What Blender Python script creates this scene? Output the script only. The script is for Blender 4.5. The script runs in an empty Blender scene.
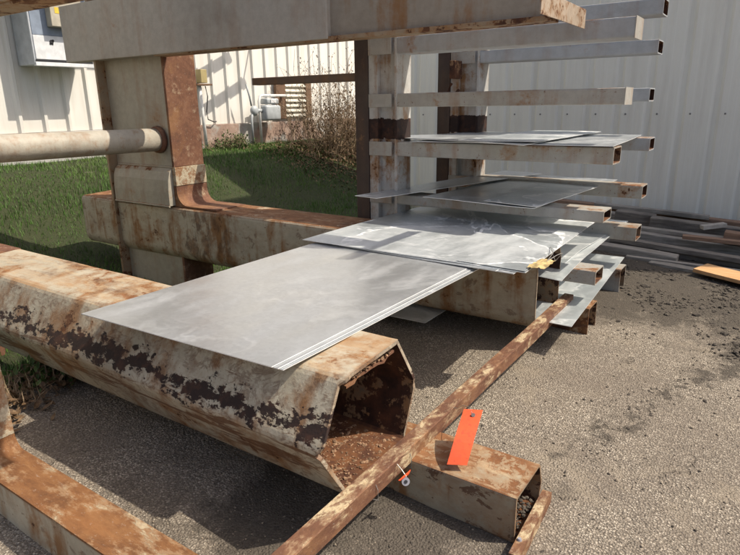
import bpy, bmesh, math, random
import numpy as np
from mathutils import Vector, Matrix, noise as mnoise

random.seed(7)
rng = np.random.default_rng(11)
SC = bpy.context.scene
COL = SC.collection

# ------------------------------------------------------------------ helpers
def sstep(a, b, x):
    t = max(0.0, min(1.0, (x - a) / (b - a)))
    return t * t * (3 - 2 * t)

def zg(x, y):
    """terrain height: yard falls gently towards +X, banks up to the long building"""
    xc = max(-14.0, min(6.0, x))
    return -0.05 * (xc + 1.9) + 0.35 * sstep(-5.0, -9.5, x) - 0.42 * sstep(-3.4, -4.6, x) * (1 - sstep(-6.3, -9.0, x))

class MB:
    """collects boxes, prisms, tubes and sheets into one mesh"""
    def __init__(s):
        s.bm = bmesh.new()
    def box(s, x0, x1, y0, y1, z0, z1, bevel=0.0, mat=None):
        vs = [s.bm.verts.new(p) for p in ((x0,y0,z0),(x1,y0,z0),(x1,y1,z0),(x0,y1,z0),(x0,y0,z1),(x1,y0,z1),(x1,y1,z1),(x0,y1,z1))]
        if mat is not None:
            for v in vs: v.co = mat @ v.co
        fs = [s.bm.faces.new([vs[i] for i in q]) for q in ((0,3,2,1),(4,5,6,7),(0,1,5,4),(1,2,6,5),(2,3,7,6),(3,0,4,7))]
        if bevel > 0:
            es = list({e for f in fs for e in f.edges})
            bmesh.ops.bevel(s.bm, geom=es, offset=bevel, segments=2, affect='EDGES', profile=0.5)
        return s
    def prism(s, prof, axis, a, b, caps=True):
        """extrude closed 2-D profile along axis ('x': prof is (y,z); 'y': (x,z); 'z': (x,y))"""
        def P(u, v, t):
            return {'x': (t,u,v), 'y': (u,t,v), 'z': (u,v,t)}[axis]
        A = [s.bm.verts.new(P(u,v,a)) for u,v in prof]
        B = [s.bm.verts.new(P(u,v,b)) for u,v in prof]
        n = len(prof)
        for i in range(n):
            s.bm.faces.new((A[i],A[(i+1)%n],B[(i+1)%n],B[i]))
        if caps:
            s.bm.faces.new(A[::-1]); s.bm.faces.new(B)
        return s
    def tube(s, pts, r, n=10, caps=True):
        pts = [Vector(p) for p in pts]
        rings = []
        rr = r if isinstance(r, (list, tuple)) else [r]*len(pts)
        up = Vector((0,0,1))
        for i, p in enumerate(pts):
            d = (pts[min(i+1,len(pts)-1)] - pts[max(i-1,0)]).normalized()
            a = d.cross(up)
            if a.length < 1e-3: a = d.cross(Vector((1,0,0)))
            a.normalize(); b = a.cross(d).normalized()
            rings.append([s.bm.verts.new(p + (a*math.cos(2*math.pi*k/n) + b*math.sin(2*math.pi*k/n))*rr[i]) for k in range(n)])
        for i in range(len(rings)-1):
            for k in range(n):
                s.bm.faces.new((rings[i][k], rings[i][(k+1)%n], rings[i+1][(k+1)%n], rings[i+1][k]))
        if caps and n > 2:
            s.bm.faces.new(rings[0][::-1]); s.bm.faces.new(rings[-1])
        return s
    def build(s, name, mat, parent=None, loc=(0,0,0), smooth=False):
        bmesh.ops.recalc_face_normals(s.bm, faces=s.bm.faces)
        me = bpy.data.meshes.new(name)
        for v in s.bm.verts: v.co -= Vector(loc)
        s.bm.to_mesh(me); s.bm.free()
        if smooth:
            for p in me.polygons: p.use_smooth = True
        o = bpy.data.objects.new(name, me)
        me.materials.append(mat)
        COL.objects.link(o)
        if parent is None:
            o.location = loc
        else:
            o.parent = parent
            o.location = Vector(loc) - parent.location
        return o

def tag(o, label=None, cat=None, group=None, kind=None):
    if label: o['label'] = label
    if cat: o['category'] = cat
    if group: o['group'] = group
    if kind: o['kind'] = kind
    return o

def thing(name, label, cat, loc=(0,0,0), group=None):
    o = bpy.data.objects.new(name, None)
    o.empty_display_size = 0.1
    COL.objects.link(o); o.location = loc
    bpy.context.view_layer.update()
    return tag(o, label, cat, group)

# ------------------------------------------------------------------ materials
class NT:
    def __init__(s, name):
        s.m = bpy.data.materials.new(name); s.m.use_nodes = True
        s.t = s.m.node_tree; s.t.nodes.clear()
        s.out = s.N('ShaderNodeOutputMaterial')
        s.b = s.N('ShaderNodeBsdfPrincipled')
        s.L(s.b.outputs[0], s.out.inputs[0])
        s.pos = s.N('ShaderNodeNewGeometry').outputs['Position']
        s.nrm = s.N('ShaderNodeNewGeometry').outputs['Normal']
    def N(s, t, **kw):
        n = s.t.nodes.new(t)
        for k, v in kw.items(): setattr(n, k, v)
        return n
    def L(s, a, b): s.t.links.new(a, b)
    def set(s, sock, v):
        if hasattr(v, 'is_linked') or isinstance(v, bpy.types.NodeSocket): s.L(v, sock)
        else: sock.default_value = v
    def mapv(s, scale=(1,1,1), rot=(0,0,0), vec=None, loc=(0,0,0)):
        n = s.N('ShaderNodeMapping'); s.L(vec or s.pos, n.inputs[0])
        n.inputs['Scale'].default_value = scale; n.inputs['Rotation'].default_value = rot
        n.inputs['Location'].default_value = loc
        return n.outputs[0]
    def noise(s, scale, detail=6, rough=.6, vec=None, dist=0.0, col=False):
        n = s.N('ShaderNodeTexNoise'); s.L(vec or s.pos, n.inputs['Vector'])
        n.inputs['Scale'].default_value = scale; n.inputs['Detail'].default_value = detail
        n.inputs['Roughness'].default_value = rough; n.inputs['Distortion'].default_value = dist
        return n.outputs[1 if col else 0]
    def vor(s, scale, feature='F1', vec=None, out='Distance', rnd=1.0):
        n = s.N('ShaderNodeTexVoronoi', feature=feature); s.L(vec or s.pos, n.inputs['Vector'])
        n.inputs['Scale'].default_value = scale; n.inputs['Randomness'].default_value = rnd
        return n.outputs[out]
    def math(s, op, a, b=0.0, c=None, clamp=False):
        n = s.N('ShaderNodeMath', operation=op, use_clamp=clamp)
        s.set(n.inputs[0], a); s.set(n.inputs[1], b)
        if c is not None: s.set(n.inputs[2], c)
        return n.outputs[0]
    def ramp(s, f, a, b, v0=0.0, v1=1.0):
        n = s.N('ShaderNodeMapRange', interpolation_type='SMOOTHSTEP')
        s.set(n.inputs[0], f); s.set(n.inputs[1], a); s.set(n.inputs[2], b)
        n.inputs[3].default_value = v0; n.inputs[4].default_value = v1
        return n.outputs[0]
    def mix(s, f, a, b, blend='MIX'):
        n = s.N('ShaderNodeMix', data_type='RGBA', blend_type=blend)
        s.set(n.inputs[0], f)
        for i, v in ((6,a),(7,b)):
            if isinstance(v, tuple): v = (*v[:3], 1.0)
            s.set(n.inputs[i], v)
        return n.outputs[2]
    def cramp(s, f, stops):
        n = s.N('ShaderNodeValToRGB'); s.set(n.inputs[0], f)
        e = n.color_ramp.elements
        while len(e) < len(stops): e.new(0.5)
        for q, (p, c) in zip(e, stops):
            q.position = p; q.color = (*c, 1.0)
        return n.outputs[0]
    def sep(s, v):
        n = s.N('ShaderNodeSeparateXYZ'); s.L(v, n.inputs[0]); return n.outputs
    def bump(s, h, strength=.3, dist=.01, prev=None):
        n = s.N('ShaderNodeBump'); s.L(h, n.inputs['Height'])
        n.inputs['Strength'].default_value = strength; n.inputs['Distance'].default_value = dist
        if prev is not None: s.L(prev, n.inputs['Normal'])
        return n.outputs[0]
    def fin(s, col, rough=.6, metal=0.0, bump=None, spec=None):
        s.set(s.b.inputs['Base Color'], (*col,1.0) if isinstance(col, tuple) else col)
        s.set(s.b.inputs['Roughness'], rough); s.set(s.b.inputs['Metallic'], metal)
        if bump is not None: s.L(bump, s.b.inputs['Normal'])
        if spec is not None: s.b.inputs['Specular IOR Level'].default_value = spec
        return s.m

RUST = [(0.25,(.030,.014,.010)),(.42,(.085,.034,.018)),(.58,(.19,.080,.032)),(.75,(.28,.130,.056)),(.9,(.40,.245,.13))]

def rusty(name, paint=(.43,.39,.30), thr=.56, top_thr=.40, band=None, streak=.35, edge=True, off=(0,0,0), dark=0.0, top_light=0.0, toprust=.05, fine=False, scratch=False, stretch=(1,1,1), junction=False, blot=0.0):
    """old paint over rusted steel. thr: rust threshold on the sides, top_thr on upward faces;
    band=(z, half height, gain): zone where the paint has peeled down to dark scale"""
    m = NT(name)
    P = m.mapv(stretch, loc=off)
    n1 = m.noise(17.0 if fine else 2.6, 7, .70, P, .3)
    n2 = m.noise(16, 6, .62, P)
    n3 = m.noise(70, 4, .6, P)
    f = m.math('ADD', m.math('MULTIPLY', n1, .62), m.math('ADD', m.math('MULTIPLY', n2, .30), m.math('MULTIPLY', n3, .08)))
    nz = m.sep(m.nrm)[2]; pz = m.sep(m.pos)[2]
    up = m.ramp(nz, .55, .9)
    t = m.math('SUBTRACT', thr, m.math('MULTIPLY', up, thr - top_thr))
    if edge:
        bv = m.N('ShaderNodeBevel', samples=2); bv.inputs[0].default_value = .022
        dp = m.N('ShaderNodeVectorMath', operation='DOT_PRODUCT')
        m.L(bv.outputs[0], dp.inputs[0]); m.L(m.nrm, dp.inputs[1])
        e = m.ramp(dp.outputs['Value'], .985, .86)
        t = m.math('SUBTRACT', t, m.math('MULTIPLY', e, .16))
    rust = m.ramp(f, m.math('SUBTRACT', t, .012), m.math('ADD', t, .014))
    # paint colour with grime and rust-water stains that run down
    stn = m.noise(1.0, 6, .6, m.mapv((9,9,.9), loc=off))
    st = m.ramp(m.math('ADD', m.math('MULTIPLY', stn, .6), m.math('MULTIPLY', n1, .5)), .52, .70, 0, streak * 2.2)
    pc = m.mix(m.ramp(n2, .3, .7), tuple(c*.86 for c in paint), paint)
    pc = m.mix(st, pc, (.27,.135,.055))
    halo = m.ramp(f, m.math('SUBTRACT', t, .085), t, 0, .65)
    pc = m.mix(halo, pc, (.30,.16,.07))
    grime = m.ramp(m.noise(1.1, 5, .6, P), .45, .72, 0, .35)
    pc = m.mix(grime, pc, (.16,.135,.10))
    spk = m.ramp(m.noise(38, 5, .7, P), .635, .68, 0, .8 if thr < .64 else .12)
    pc = m.mix(spk, pc, (.15,.075,.04))
    rv = m.math('ADD', m.math('MULTIPLY', m.noise(9, 8, .7, P), .85), m.math('MULTIPLY', up, .10+toprust))
    rv = m.math('SUBTRACT', m.math('ADD', rv, .04), dark)
    rc = m.cramp(rv, RUST)
    col = m.mix(rust, pc, rc)
    if top_light > 0:      # worn and dusty light scuffs on upward faces
        sc_ = m.ramp(m.noise(5, 7, .7, m.mapv((1,3,3), loc=off)), .50, .62)
        col = m.mix(m.math('MULTIPLY', m.math('MULTIPLY', sc_, up), top_light), col, (.50,.38,.24))
    if blot > 0:
        bl = m.ramp(m.noise(8.5, 8, .68, m.mapv((1,1,1.4), loc=(off[0]+4,2,6)), .5), .585, .61, 0, blot)
        bl = m.math('MULTIPLY', bl, m.math('SUBTRACT', 1.0, up))
        col = m.mix(m.ramp(m.noise(3.5, 6, .65, m.mapv((1,1,2), loc=(4,off[1],6))), .45, .65, 0, blot*.6), col, (.25,.135,.065))
        col = m.mix(bl, col, m.mix(n2, (.06,.028,.02), (.17,.08,.04)))
    if scratch:
        # dusty tan top with orange bleed, crazed brown staining over the upper side panel
        ts = m.noise(1.0, 7, .68, m.mapv((1.3,4,4), loc=(3,3,3)), .6)
        col = m.mix(m.math('MULTIPLY', m.ramp(ts, .47, .66, 0, .7), up), col, (.36,.19,.075))
        col = m.mix(m.math('MULTIPLY', m.ramp(m.noise(3.0, 8, .7, m.mapv((1,2,2), loc=(9,3,3))), .54, .68, 0, .8), up), col, (.13,.065,.035))
        cz = m.noise(7.5, 8, .66, m.mapv((1,1,1.3), loc=(5,5,1)), 1.1)
        cl = m.ramp(m.math('ABSOLUTE', m.math('SUBTRACT', cz, .5)), .055, .0)
        side = m.math('SUBTRACT', 1.0, up)
        cl = m.math('MULTIPLY', m.math('MULTIPLY', cl, m.ramp(n2, .36, .60)), side)
        col = m.mix(m.math('MULTIPLY', cl, .62), col, (.115,.055,.030))
        mot = m.math('MULTIPLY', m.ramp(m.noise(11, 7, .7, m.mapv(loc=(1,8,1))), .51, .62, 0, .38), m.math('MULTIPLY', side, m.ramp(pz, .36, .50)))
        col = m.mix(mot, col, (.15,.085,.05))
        sn = m.noise(1.0, 8, .68, m.mapv((2.0,9,17), loc=(1,4,2)), .8)
        zz = m.math('SUBTRACT', 1.0, m.math('DIVIDE', m.math('ABSOLUTE', m.math('SUBTRACT', pz, .33)), .17), clamp=True)
        sk = m.math('MULTIPLY', m.ramp(m.math('ADD', sn, m.math('MULTIPLY', zz, .13)), .615, .65), m.math('SUBTRACT', 1.0, up))
        col = m.mix(m.math('MULTIPLY', sk, .85), col, (.13,.055,.024))
        wash = m.ramp(m.noise(1.0, 5, .6, m.mapv((3,3,5), loc=(7,4,2)), .5), .45, .68, 0, .28)
        col = m.mix(m.math('MULTIPLY', wash, m.ramp(pz, .46, .34)), col, (.36,.20,.09))
    if junction:    # heavy rust bleed around the upright's weld
        px_ = m.sep(m.pos)[0]
        jx = m.math('SUBTRACT', 1.0, m.math('DIVIDE', m.math('ABSOLUTE', m.math('SUBTRACT', px_, -4.45)), 1.1), clamp=True)
        jn = m.math('ADD', m.math('MULTIPLY', m.noise(1.0, 8, .70, m.mapv((7,7,3.0), loc=(2,2,2)), .6), .75), m.math('MULTIPLY', jx, .22))
        jm = m.math('MULTIPLY', m.ramp(jn, .52, .62), m.math('SUBTRACT', 1.0, up))
        col = m.mix(m.math('MULTIPLY', jm, .75), col, m.mix(m.ramp(n2,.4,.6), (.10,.05,.028), (.24,.125,.06)))
    if band:
        zb, hb, g = band
        bz = m.math('SUBTRACT', 1.0, m.math('DIVIDE', m.math('ABSOLUTE', m.math('SUBTRACT', pz, zb)), hb), clamp=True)
        bz = m.math('MULTIPLY', bz, m.math('SUBTRACT', 1.0, up))
        bq = m.math('ADD', m.math('MULTIPLY', m.noise(5.0, 9, .70, m.mapv((.7,1,1.35), loc=(3,1,5)), .4), .48), m.math('MULTIPLY', m.noise(21, 8, .68, m.mapv((.8,1,1.2), loc=(3,1,5))), .52))
        bn = m.math('ADD', bq, m.math('MULTIPLY', bz, g))
        bm_ = m.ramp(bn, .665, .685)
        col = m.mix(bm_, col, m.mix(m.ramp(n2,.45,.7), (.030,.018,.016), (.075,.035,.024)))
        rust = m.math('MAXIMUM', rust, bm_)
    hgt = m.math('ADD', m.math('MULTIPLY', rust, -.5), m.math('ADD', m.math('MULTIPLY', n3, .55), m.math('MULTIPLY', n2, .5)))
    b = m.bump(hgt, .55, .006)
    return m.fin(col, m.math('ADD', m.math('MULTIPLY', rust, .25), .55), 0, b, .35)

def bare_rust(name, lo, mid, hi, cream, amount, stretch=(1,1,1), off=(0,0,0), scale=6.0, specks=.3, tint=(.36,.19,.08), tint_amt=.4, top=0.0):
    """steel that is mostly rust, with remnants of paint"""
    m = NT(name); P = m.mapv(stretch, loc=off)
    a = m.noise(5, 9, .72, P, .4); b_ = m.noise(24, 7, .7, P); f = m.noise(90, 4, .6, P)
    v = m.math('ADD', m.math('MULTIPLY', a, .6), m.math('MULTIPLY', b_, .4))
    col = m.cramp(v, [(.32, lo), (.5, mid), (.68, hi)])
    col = m.mix(m.ramp(m.noise(3.1, 6, .65, P, .5), .48, .68, 0, tint_amt), col, tint)
    pn = m.math('ADD', m.math('MULTIPLY', m.noise(scale, 8, .68, P, .25), .72), m.math('MULTIPLY', b_, .28))
    t = .5 + (.5 - amount)*.32
    if top:
        up = m.ramp(m.sep(m.nrm)[2], .6, .9)
        t = m.math('SUBTRACT', t, m.math('MULTIPLY', up, top))
    halo = m.ramp(pn, m.math('SUBTRACT', t, .06), t, 0, .55)
    pm = m.ramp(pn, t, m.math('ADD', t, .018))
    pc = m.mix(m.ramp(f, .35, .7), cream, tuple(c*.72 for c in cream))
    pc = m.mix(m.ramp(b_, .52, .68, 0, .7), pc, (.28,.15,.07))
    col = m.mix(halo, col, tuple(x*.5+y*.5 for x, y in zip(hi, cream)))
    col = m.mix(pm, col, pc)
    sp = m.ramp(m.noise(60, 4, .7, P), .62, .66, 0, specks)
    col = m.mix(sp, col, (.42,.36,.30))
    hgt = m.math('ADD', m.math('MULTIPLY', pm, .5), m.math('ADD', m.math('MULTIPLY', f, .7), m.math('MULTIPLY', b_, .7)))
    return m.fin(col, .8, 0, m.bump(hgt, .6, .005), .3)

M = {}
M['beam_front'] = rusty('rusty_cream_paint_peeled', (.52,.465,.36), .605, .575, band=(.47,.13,.215), streak=.45, top_light=.5, toprust=.08, scratch=True)
M['beam_back'] = rusty('rusty_cream_paint', (.51,.455,.35), .605, .43, streak=.55, off=(4,2,1), top_light=.4, toprust=.06, junction=True, blot=.5)
M['column_paint'] = rusty('dull_cream_paint', (.42,.385,.315), .65, .5, streak=.18, off=(1,7,3), edge=False)
M['upper_paint'] = rusty('dull_grey_cream_paint', (.45,.42,.375), .69, .5, streak=.12, off=(2,3,9), edge=False)
M['arm_tan'] = rusty('tan_overhead_arm', (.35,.305,.25), .64, .5, streak=.45, off=(12,3,9), edge=False)
M['upper_rust'] = rusty('stained_overhead_paint', (.36,.27,.18), .54, .5, streak=.7, off=(2,3,9), edge=False)
M['flange'] = bare_rust('rust_flange', (.085,.042,.03), (.165,.078,.048), (.26,.135,.08), (.42,.34,.24), .14, off=(5,5,2), specks=.5)
M['flange_pad'] = bare_rust('rust_flange_pad', (.12,.06,.035), (.24,.125,.065), (.34,.20,.11), (.52,.45,.33), .55, off=(5,7,2), scale=9)
M['rust_bar'] = bare_rust('rust_bar_paint_remnants', (.07,.034,.024), (.15,.070,.042), (.26,.135,.075), (.56,.44,.28), .27, (1.6,.8,1.6), off=(8,1,4), scale=7, top=.045)
M['rail_tan'] = rusty('tan_rail_paint', (.50,.40,.31), .57, .5, streak=.4, off=(8,3,4), edge=False, fine=True)
M['base_rust'] = rusty('orange_rust_top', (.42,.36,.26), .53, .44, streak=.95, off=(3,9,2), top_light=.6, toprust=.05, blot=.85)
M['near_rust'] = bare_rust('orange_rust_near', (.08,.035,.018), (.19,.085,.034), (.29,.145,.06), (.44,.35,.23), .34, (.7,1.6,1.2), off=(13,4,2), scale=4.5, tint=(.29,.125,.045), tint_amt=.5)
M['arm_paint'] = rusty('weathered_arm_paint', (.43,.415,.38), .63, .56, streak=.25, off=(6,2,8), edge=False)
M['arm_blue'] = rusty('weathered_bluish_arm_paint', (.42,.44,.46), .65, .56, streak=.12, off=(1,2,8), edge=False)
M['rack_col'] = rusty('rack_column_paint', (.54,.535,.52), .615, .5, band=(1.40,.10,.9), streak=.5, off=(6,1,3), edge=False)
M['dark_post'] = rusty('dark_brown_post', (.070,.048,.042), .66, .6, streak=.05, off=(7,7,7), dark=.22, edge=False)
M['rail_brown'] = rusty('brown_rail', (.20,.15,.12), .60, .5, streak=.2, off=(7,2,7), dark=.05, edge=False)
M['rust_dark'] = rusty('dark_scale_rust', (.16,.10,.07), .42, .4, streak=.3, off=(2,2,7), dark=.10, edge=False)
M['inside'] = rusty('rusty_dirty_inside', (.22,.175,.125), .49, .30, streak=.8, off=(2,8,7), dark=.14, edge=False)
M['pipe'] = rusty('cream_pipe_paint', (.46,.425,.36), .67, .64, streak=.2, off=(9,3,1), edge=False, fine=True)

def sheet_mat(name, base, seed, lines=.0, rough=.30, haze=.3, metal=.55, tide=.0):
    m = NT(name)
    P = m.mapv(loc=(seed, seed*1.7, 0))
    sp = m.vor(55, 'F1', P, 'Color')
    spv = m.sep(sp)[0]
    big = m.noise(1.3, 6, .6, P, .6)
    med = m.noise(6, 7, .65, m.mapv((1,.35,1), rot=(0,0,.5), loc=(seed,0,0)))
    c = m.mix(m.ramp(spv, 0, 1, .25, .75), tuple(x*.90 for x in base), tuple(min(1,x*1.06) for x in base))
    c = m.mix(m.ramp(big, .35, .65, 0, .28), c, tuple(x*.74 for x in base))
    hz = m.ramp(m.math('ADD', m.math('MULTIPLY', big, .5), m.math('MULTIPLY', med, .5)), .50, .62)
    hz = m.math('MULTIPLY', hz, haze)
    c = m.mix(hz, c, (.78,.79,.78))
    white = hz
    if lines > 0:
        a = m.noise(.9, 5, .55, m.mapv(loc=(seed*3,2,0)), .9)
        iso = m.math('ABSOLUTE', m.math('SUBTRACT', a, .50))
        ln = m.ramp(iso, .016, .002)
        ln = m.math('MULTIPLY', ln, m.ramp(m.noise(11,5,.6,P), .36, .55, .15, 1))
        b2 = m.noise(1.6, 5, .6, m.mapv((.4,2.2,1), loc=(seed*2,5,0)), 1.2)
        ln2 = m.math('MULTIPLY', m.ramp(m.math('ABSOLUTE', m.math('SUBTRACT', b2, .52)), .012, .001), .5)
        ln = m.math('MULTIPLY', m.math('MAXIMUM', ln, ln2), lines)
        c = m.mix(ln, c, (.88,.89,.89))
        white = m.math('MAXIMUM', hz, ln)
    fs = m.noise(1.0, 5, .7, m.mapv((90,3,1), rot=(0,0,.35), loc=(seed,0,0)))
    c = m.mix(m.ramp(fs, .60, .68, 0, .22), c, (.80,.80,.80))
    dr = m.ramp(m.noise(26, 6, .72, m.mapv((1,2.2,1), loc=(seed,1,0))), .655, .69, 0, .55)
    dr = m.math('MULTIPLY', dr, m.ramp(big, .48, .6))
    c = m.mix(dr, c, (.84,.85,.85))
    if tide > 0:
        fl = m.math('MULTIPLY', m.ramp(a, .495, .51), m.ramp(med, .25, .6, .35, 1.0))
        c = m.mix(m.math('MULTIPLY', fl, tide), c, (.82,.84,.85))
        white = m.math('MAXIMUM', white, m.math('MULTIPLY', fl, tide*.6))
    r = m.math('ADD', m.ramp(med, .3, .7, rough-.06, rough+.12), m.math('MULTIPLY', white, .25))
    met = m.math('SUBTRACT', metal, m.math('MULTIPLY', white, metal*.8))
    b = m.bump(m.noise(2.2, 3, .5, P), .05, .02)
    b = m.bump(spv, .04, .002, b)
    return m.fin(c, r, met, b)
M['sheet_a'] = sheet_mat('dull_aluminium_sheet', (.62,.635,.645), 1.3, .12, .34, .14, .70)
M['sheet_b'] = sheet_mat('stained_galvanised_sheet', (.63,.68,.705), 4.1, 1.0, .36, .22, .66, .42)
M['sheet_c'] = sheet_mat('grey_galvanised_sheet', (.58,.61,.63), 7.9, .4, .34, .25, .70)
M['sheet_d'] = sheet_mat('bluish_galvanised_sheet', (.58,.63,.655), 2.7, .4, .40, .3, .62, .25)

def siding_mat(name, col, dirt, low):
    m = NT(name)
    z = m.sep(m.pos)[2]
    n = m.noise(1.0, 6, .6, m.mapv((6,6,.5)))
    n2 = m.noise(.6, 5, .6)
    c = m.mix(m.ramp(n, .42, .7, 0, .45), col, dirt)
    c = m.mix(m.ramp(n2, .4, .7, 0, .25), c, tuple(x*.8 for x in col))
    c = m.mix(m.ramp(m.math('ADD', z, m.math('MULTIPLY', n, .5)), low+.65, low+.1, 0, .5), c, dirt)
    b = m.bump(m.noise(1.2, 2, .5, m.mapv((1,1,.4))), .10, .03)
    return m.fin(c, m.ramp(n, .3, .7, .38, .55), 0, b, .5)
M['siding_cream'] = siding_mat('cream_metal_siding', (.80,.785,.745), (.56,.51,.44), 1.2)
M['siding_grey'] = siding_mat('pale_grey_metal_siding', (.87,.855,.775), (.68,.65,.58), 0)

m = NT('edge_glint'); M['edge'] = m.fin((.86,.87,.87), .38, .25)  # sunlit glint along the sheet edges, put into the colour
m = NT('screw_steel'); M['screw'] = m.fin((.22,.22,.22), .45, .5)
m = NT('foundation_stone')
c = m.cramp(m.noise(5, 6, .6), [(.3,(.20,.13,.10)),(.55,(.36,.25,.20)),(.75,(.45,.36,.30))])
c = m.mix(m.ramp(m.noise(2.2,4,.5), .5,.62), c, (.42,.40,.37))
M['foundation'] = m.fin(c, .9, 0, m.bump(m.noise(14,6,.65), .6, .02))
m = NT('foundation_concrete')
M['concrete'] = m.fin(m.mix(m.noise(4,6,.6), (.38,.37,.36), (.52,.51,.49)), .9, 0, m.bump(m.noise(20,5,.6), .4, .01))

def flat(name, col, rough=.5, metal=0, var=.12, sc=8):
    m = NT(name)
    return m.fin(m.mix(m.ramp(m.noise(sc, 6, .6), .3, .7), tuple(c*(1-var) for c in col), tuple(min(1,c*(1+var)) for c in col)), rough, metal, m.bump(m.noise(sc*5,4,.6), .12, .004))
M['cab_grey'] = flat('cabinet_grey_paint', (.50,.53,.57), .4)
M['cab_blue'] = flat('cabinet_blue_recess', (.26,.31,.40), .45)
M['cab_white'] = flat('cabinet_white_panel', (.74,.76,.79), .4)
M['box_beige'] = flat('beige_box_paint', (.48,.44,.36), .5)
M['yellow'] = flat('yellow_sticker', (.75,.52,.06), .5)
M['black'] = flat('black_mark', (.03,.03,.035), .5)
M['meter'] = flat('meter_grey_paint', (.40,.43,.45), .45)
M['white_pipe'] = flat('white_pipe_paint', (.68,.68,.66), .45)
M['vent_white'] = flat('vent_white_paint', (.70,.67,.58), .5)
M['brown_wood'] = flat('weathered_brown_frame', (.17,.10,.06), .8)
M['tan_box'] = flat('tan_plastic', (.42,.34,.16), .6)
M['cable'] = flat('black_cable', (.03,.03,.03), .5)
M['wire'] = flat('galvanised_wire', (.50,.48,.45), .4, .6)
m = NT('orange_tag_card')
tn = m.noise(1.0, 5, .65, m.mapv((60,60,25)))
c = m.mix(m.ramp(m.noise(7, 5, .6), .4, .7, 0, .6), (.84,.095,.020), (.70,.075,.022))
c = m.mix(m.ramp(tn, .54, .62, 0, .5), c, (.42,.05,.02))
M['orange'] = m.fin(c, .6, 0, m.bump(m.noise(18, 3, .5), .25, .006))
M['tag_dark'] = flat('tag_print_fade', (.62,.055,.015), .6)
M['eyelet'] = flat('tag_reinforcement', (.16,.13,.12), .5)
M['spool'] = flat('grey_plastic_washer', (.30,.30,.34), .4)
M['ytag'] = flat('yellow_card', (.46,.34,.15), .7, 0, .5, 22)
M['lichen'] = flat('rust_flakes', (.24,.145,.085), .95, 0, .6, 60)

def wood_mat(name, a, b_):
    m = NT(name)
    g = m.noise(3, 8, .65, m.mapv((1.2,14,14)), .4)
    c = m.mix(m.ramp(g, .32, .68), a, b_)
    c = m.mix(m.ramp(m.noise(1.6,5,.6), .5, .7, 0, .6), c, tuple(x*.5 for x in a))
    return m.fin(c, .85, 0, m.bump(g, .5, .01))
M['wood_grey'] = wood_mat('weathered_grey_timber', (.20,.18,.155), (.40,.365,.325))
M['wood_dark'] = wood_mat('dark_wet_timber', (.13,.112,.10), (.27,.24,.205))
M['wood_brown'] = wood_mat('brown_timber', (.22,.13,.085), (.34,.22,.15))
M['wood_pale'] = wood_mat('pale_offcut', (.42,.38,.33), (.55,.51,.46))
M['wood_orange'] = wood_mat('fresh_orange_board', (.52,.28,.12), (.66,.40,.20))

# asphalt with exposed light stone, cracks and dark dirt
m = NT('aggregate_asphalt')
warp = m.mapv((1,1,1))
v1 = m.vor(95, 'F1', out='Distance'); v1c = m.sep(m.vor(95, 'F1', out='Color'))[0]
v2 = m.vor(165, 'F1', out='Distance'); v2c = m.sep(m.vor(165, 'F1', out='Color'))[1]
st1 = m.cramp(v1c, [(0,(.155,.137,.115)),(.35,(.27,.235,.192)),(.7,(.42,.36,.29)),(1,(.64,.57,.47))])
st2 = m.cramp(v2c, [(0,(.11,.095,.08)),(.5,(.28,.24,.19)),(1,(.47,.40,.32))])
gap = m.ramp(v1, .32, .58)
c = m.mix(gap, st1, m.mix(m.ramp(v2,.35,.6), st2, (.15,.125,.10)))
mac = m.noise(.9, 6, .6); mid = m.noise(3.3, 7, .68)
c = m.mix(m.ramp(mid, .45, .72, 0, .5), c, (.20,.165,.13))
c = m.mix(m.ramp(mac, .38, .62, .42, 0), c, (.17,.14,.115))
fines = m.ramp(m.noise(1.9, 8, .7, m.mapv(loc=(4,4,0)), .5), .52, .66, 0, .55)
c = m.mix(fines, c, m.mix(m.noise(120, 3, .6), (.21,.175,.135), (.37,.31,.235)))
oil = m.ramp(m.noise(1.15, 5, .55, m.mapv(loc=(8,1,0)), .8), .63, .72, 0, .55)
c = m.mix(oil, c, (.07,.06,.05))
# dirt towards the timber pile and trail, with shade painted in by the front arm
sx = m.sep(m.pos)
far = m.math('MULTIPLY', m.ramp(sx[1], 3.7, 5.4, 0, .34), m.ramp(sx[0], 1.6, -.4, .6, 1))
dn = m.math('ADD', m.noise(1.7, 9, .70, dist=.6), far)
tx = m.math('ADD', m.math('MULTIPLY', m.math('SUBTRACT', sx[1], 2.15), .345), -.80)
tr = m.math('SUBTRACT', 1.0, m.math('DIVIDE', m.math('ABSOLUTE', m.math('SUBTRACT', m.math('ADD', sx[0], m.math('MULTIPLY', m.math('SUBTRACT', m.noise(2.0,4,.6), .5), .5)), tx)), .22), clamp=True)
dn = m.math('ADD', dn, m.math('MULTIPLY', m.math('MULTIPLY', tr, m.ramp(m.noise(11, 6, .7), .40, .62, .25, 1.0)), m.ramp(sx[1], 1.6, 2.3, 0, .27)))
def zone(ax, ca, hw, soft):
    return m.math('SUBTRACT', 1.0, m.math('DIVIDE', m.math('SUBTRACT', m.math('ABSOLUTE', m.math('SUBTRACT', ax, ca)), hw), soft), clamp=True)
pz_ = m.math('MULTIPLY', zone(sx[0], -1.18, .50, .25), zone(sx[1], 1.56, .30, .22))  # shade beside front arm and base beam painted into the colour, plus dark debris
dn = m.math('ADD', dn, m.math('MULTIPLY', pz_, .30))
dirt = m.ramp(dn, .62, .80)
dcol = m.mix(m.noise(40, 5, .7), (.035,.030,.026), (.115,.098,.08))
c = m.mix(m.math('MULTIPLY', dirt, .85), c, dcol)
ck = m.vor(.85, 'DISTANCE_TO_EDGE', vec=None)
wv = m.N('ShaderNodeVectorMath', operation='ADD'); m.L(m.pos, wv.inputs[0])
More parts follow.
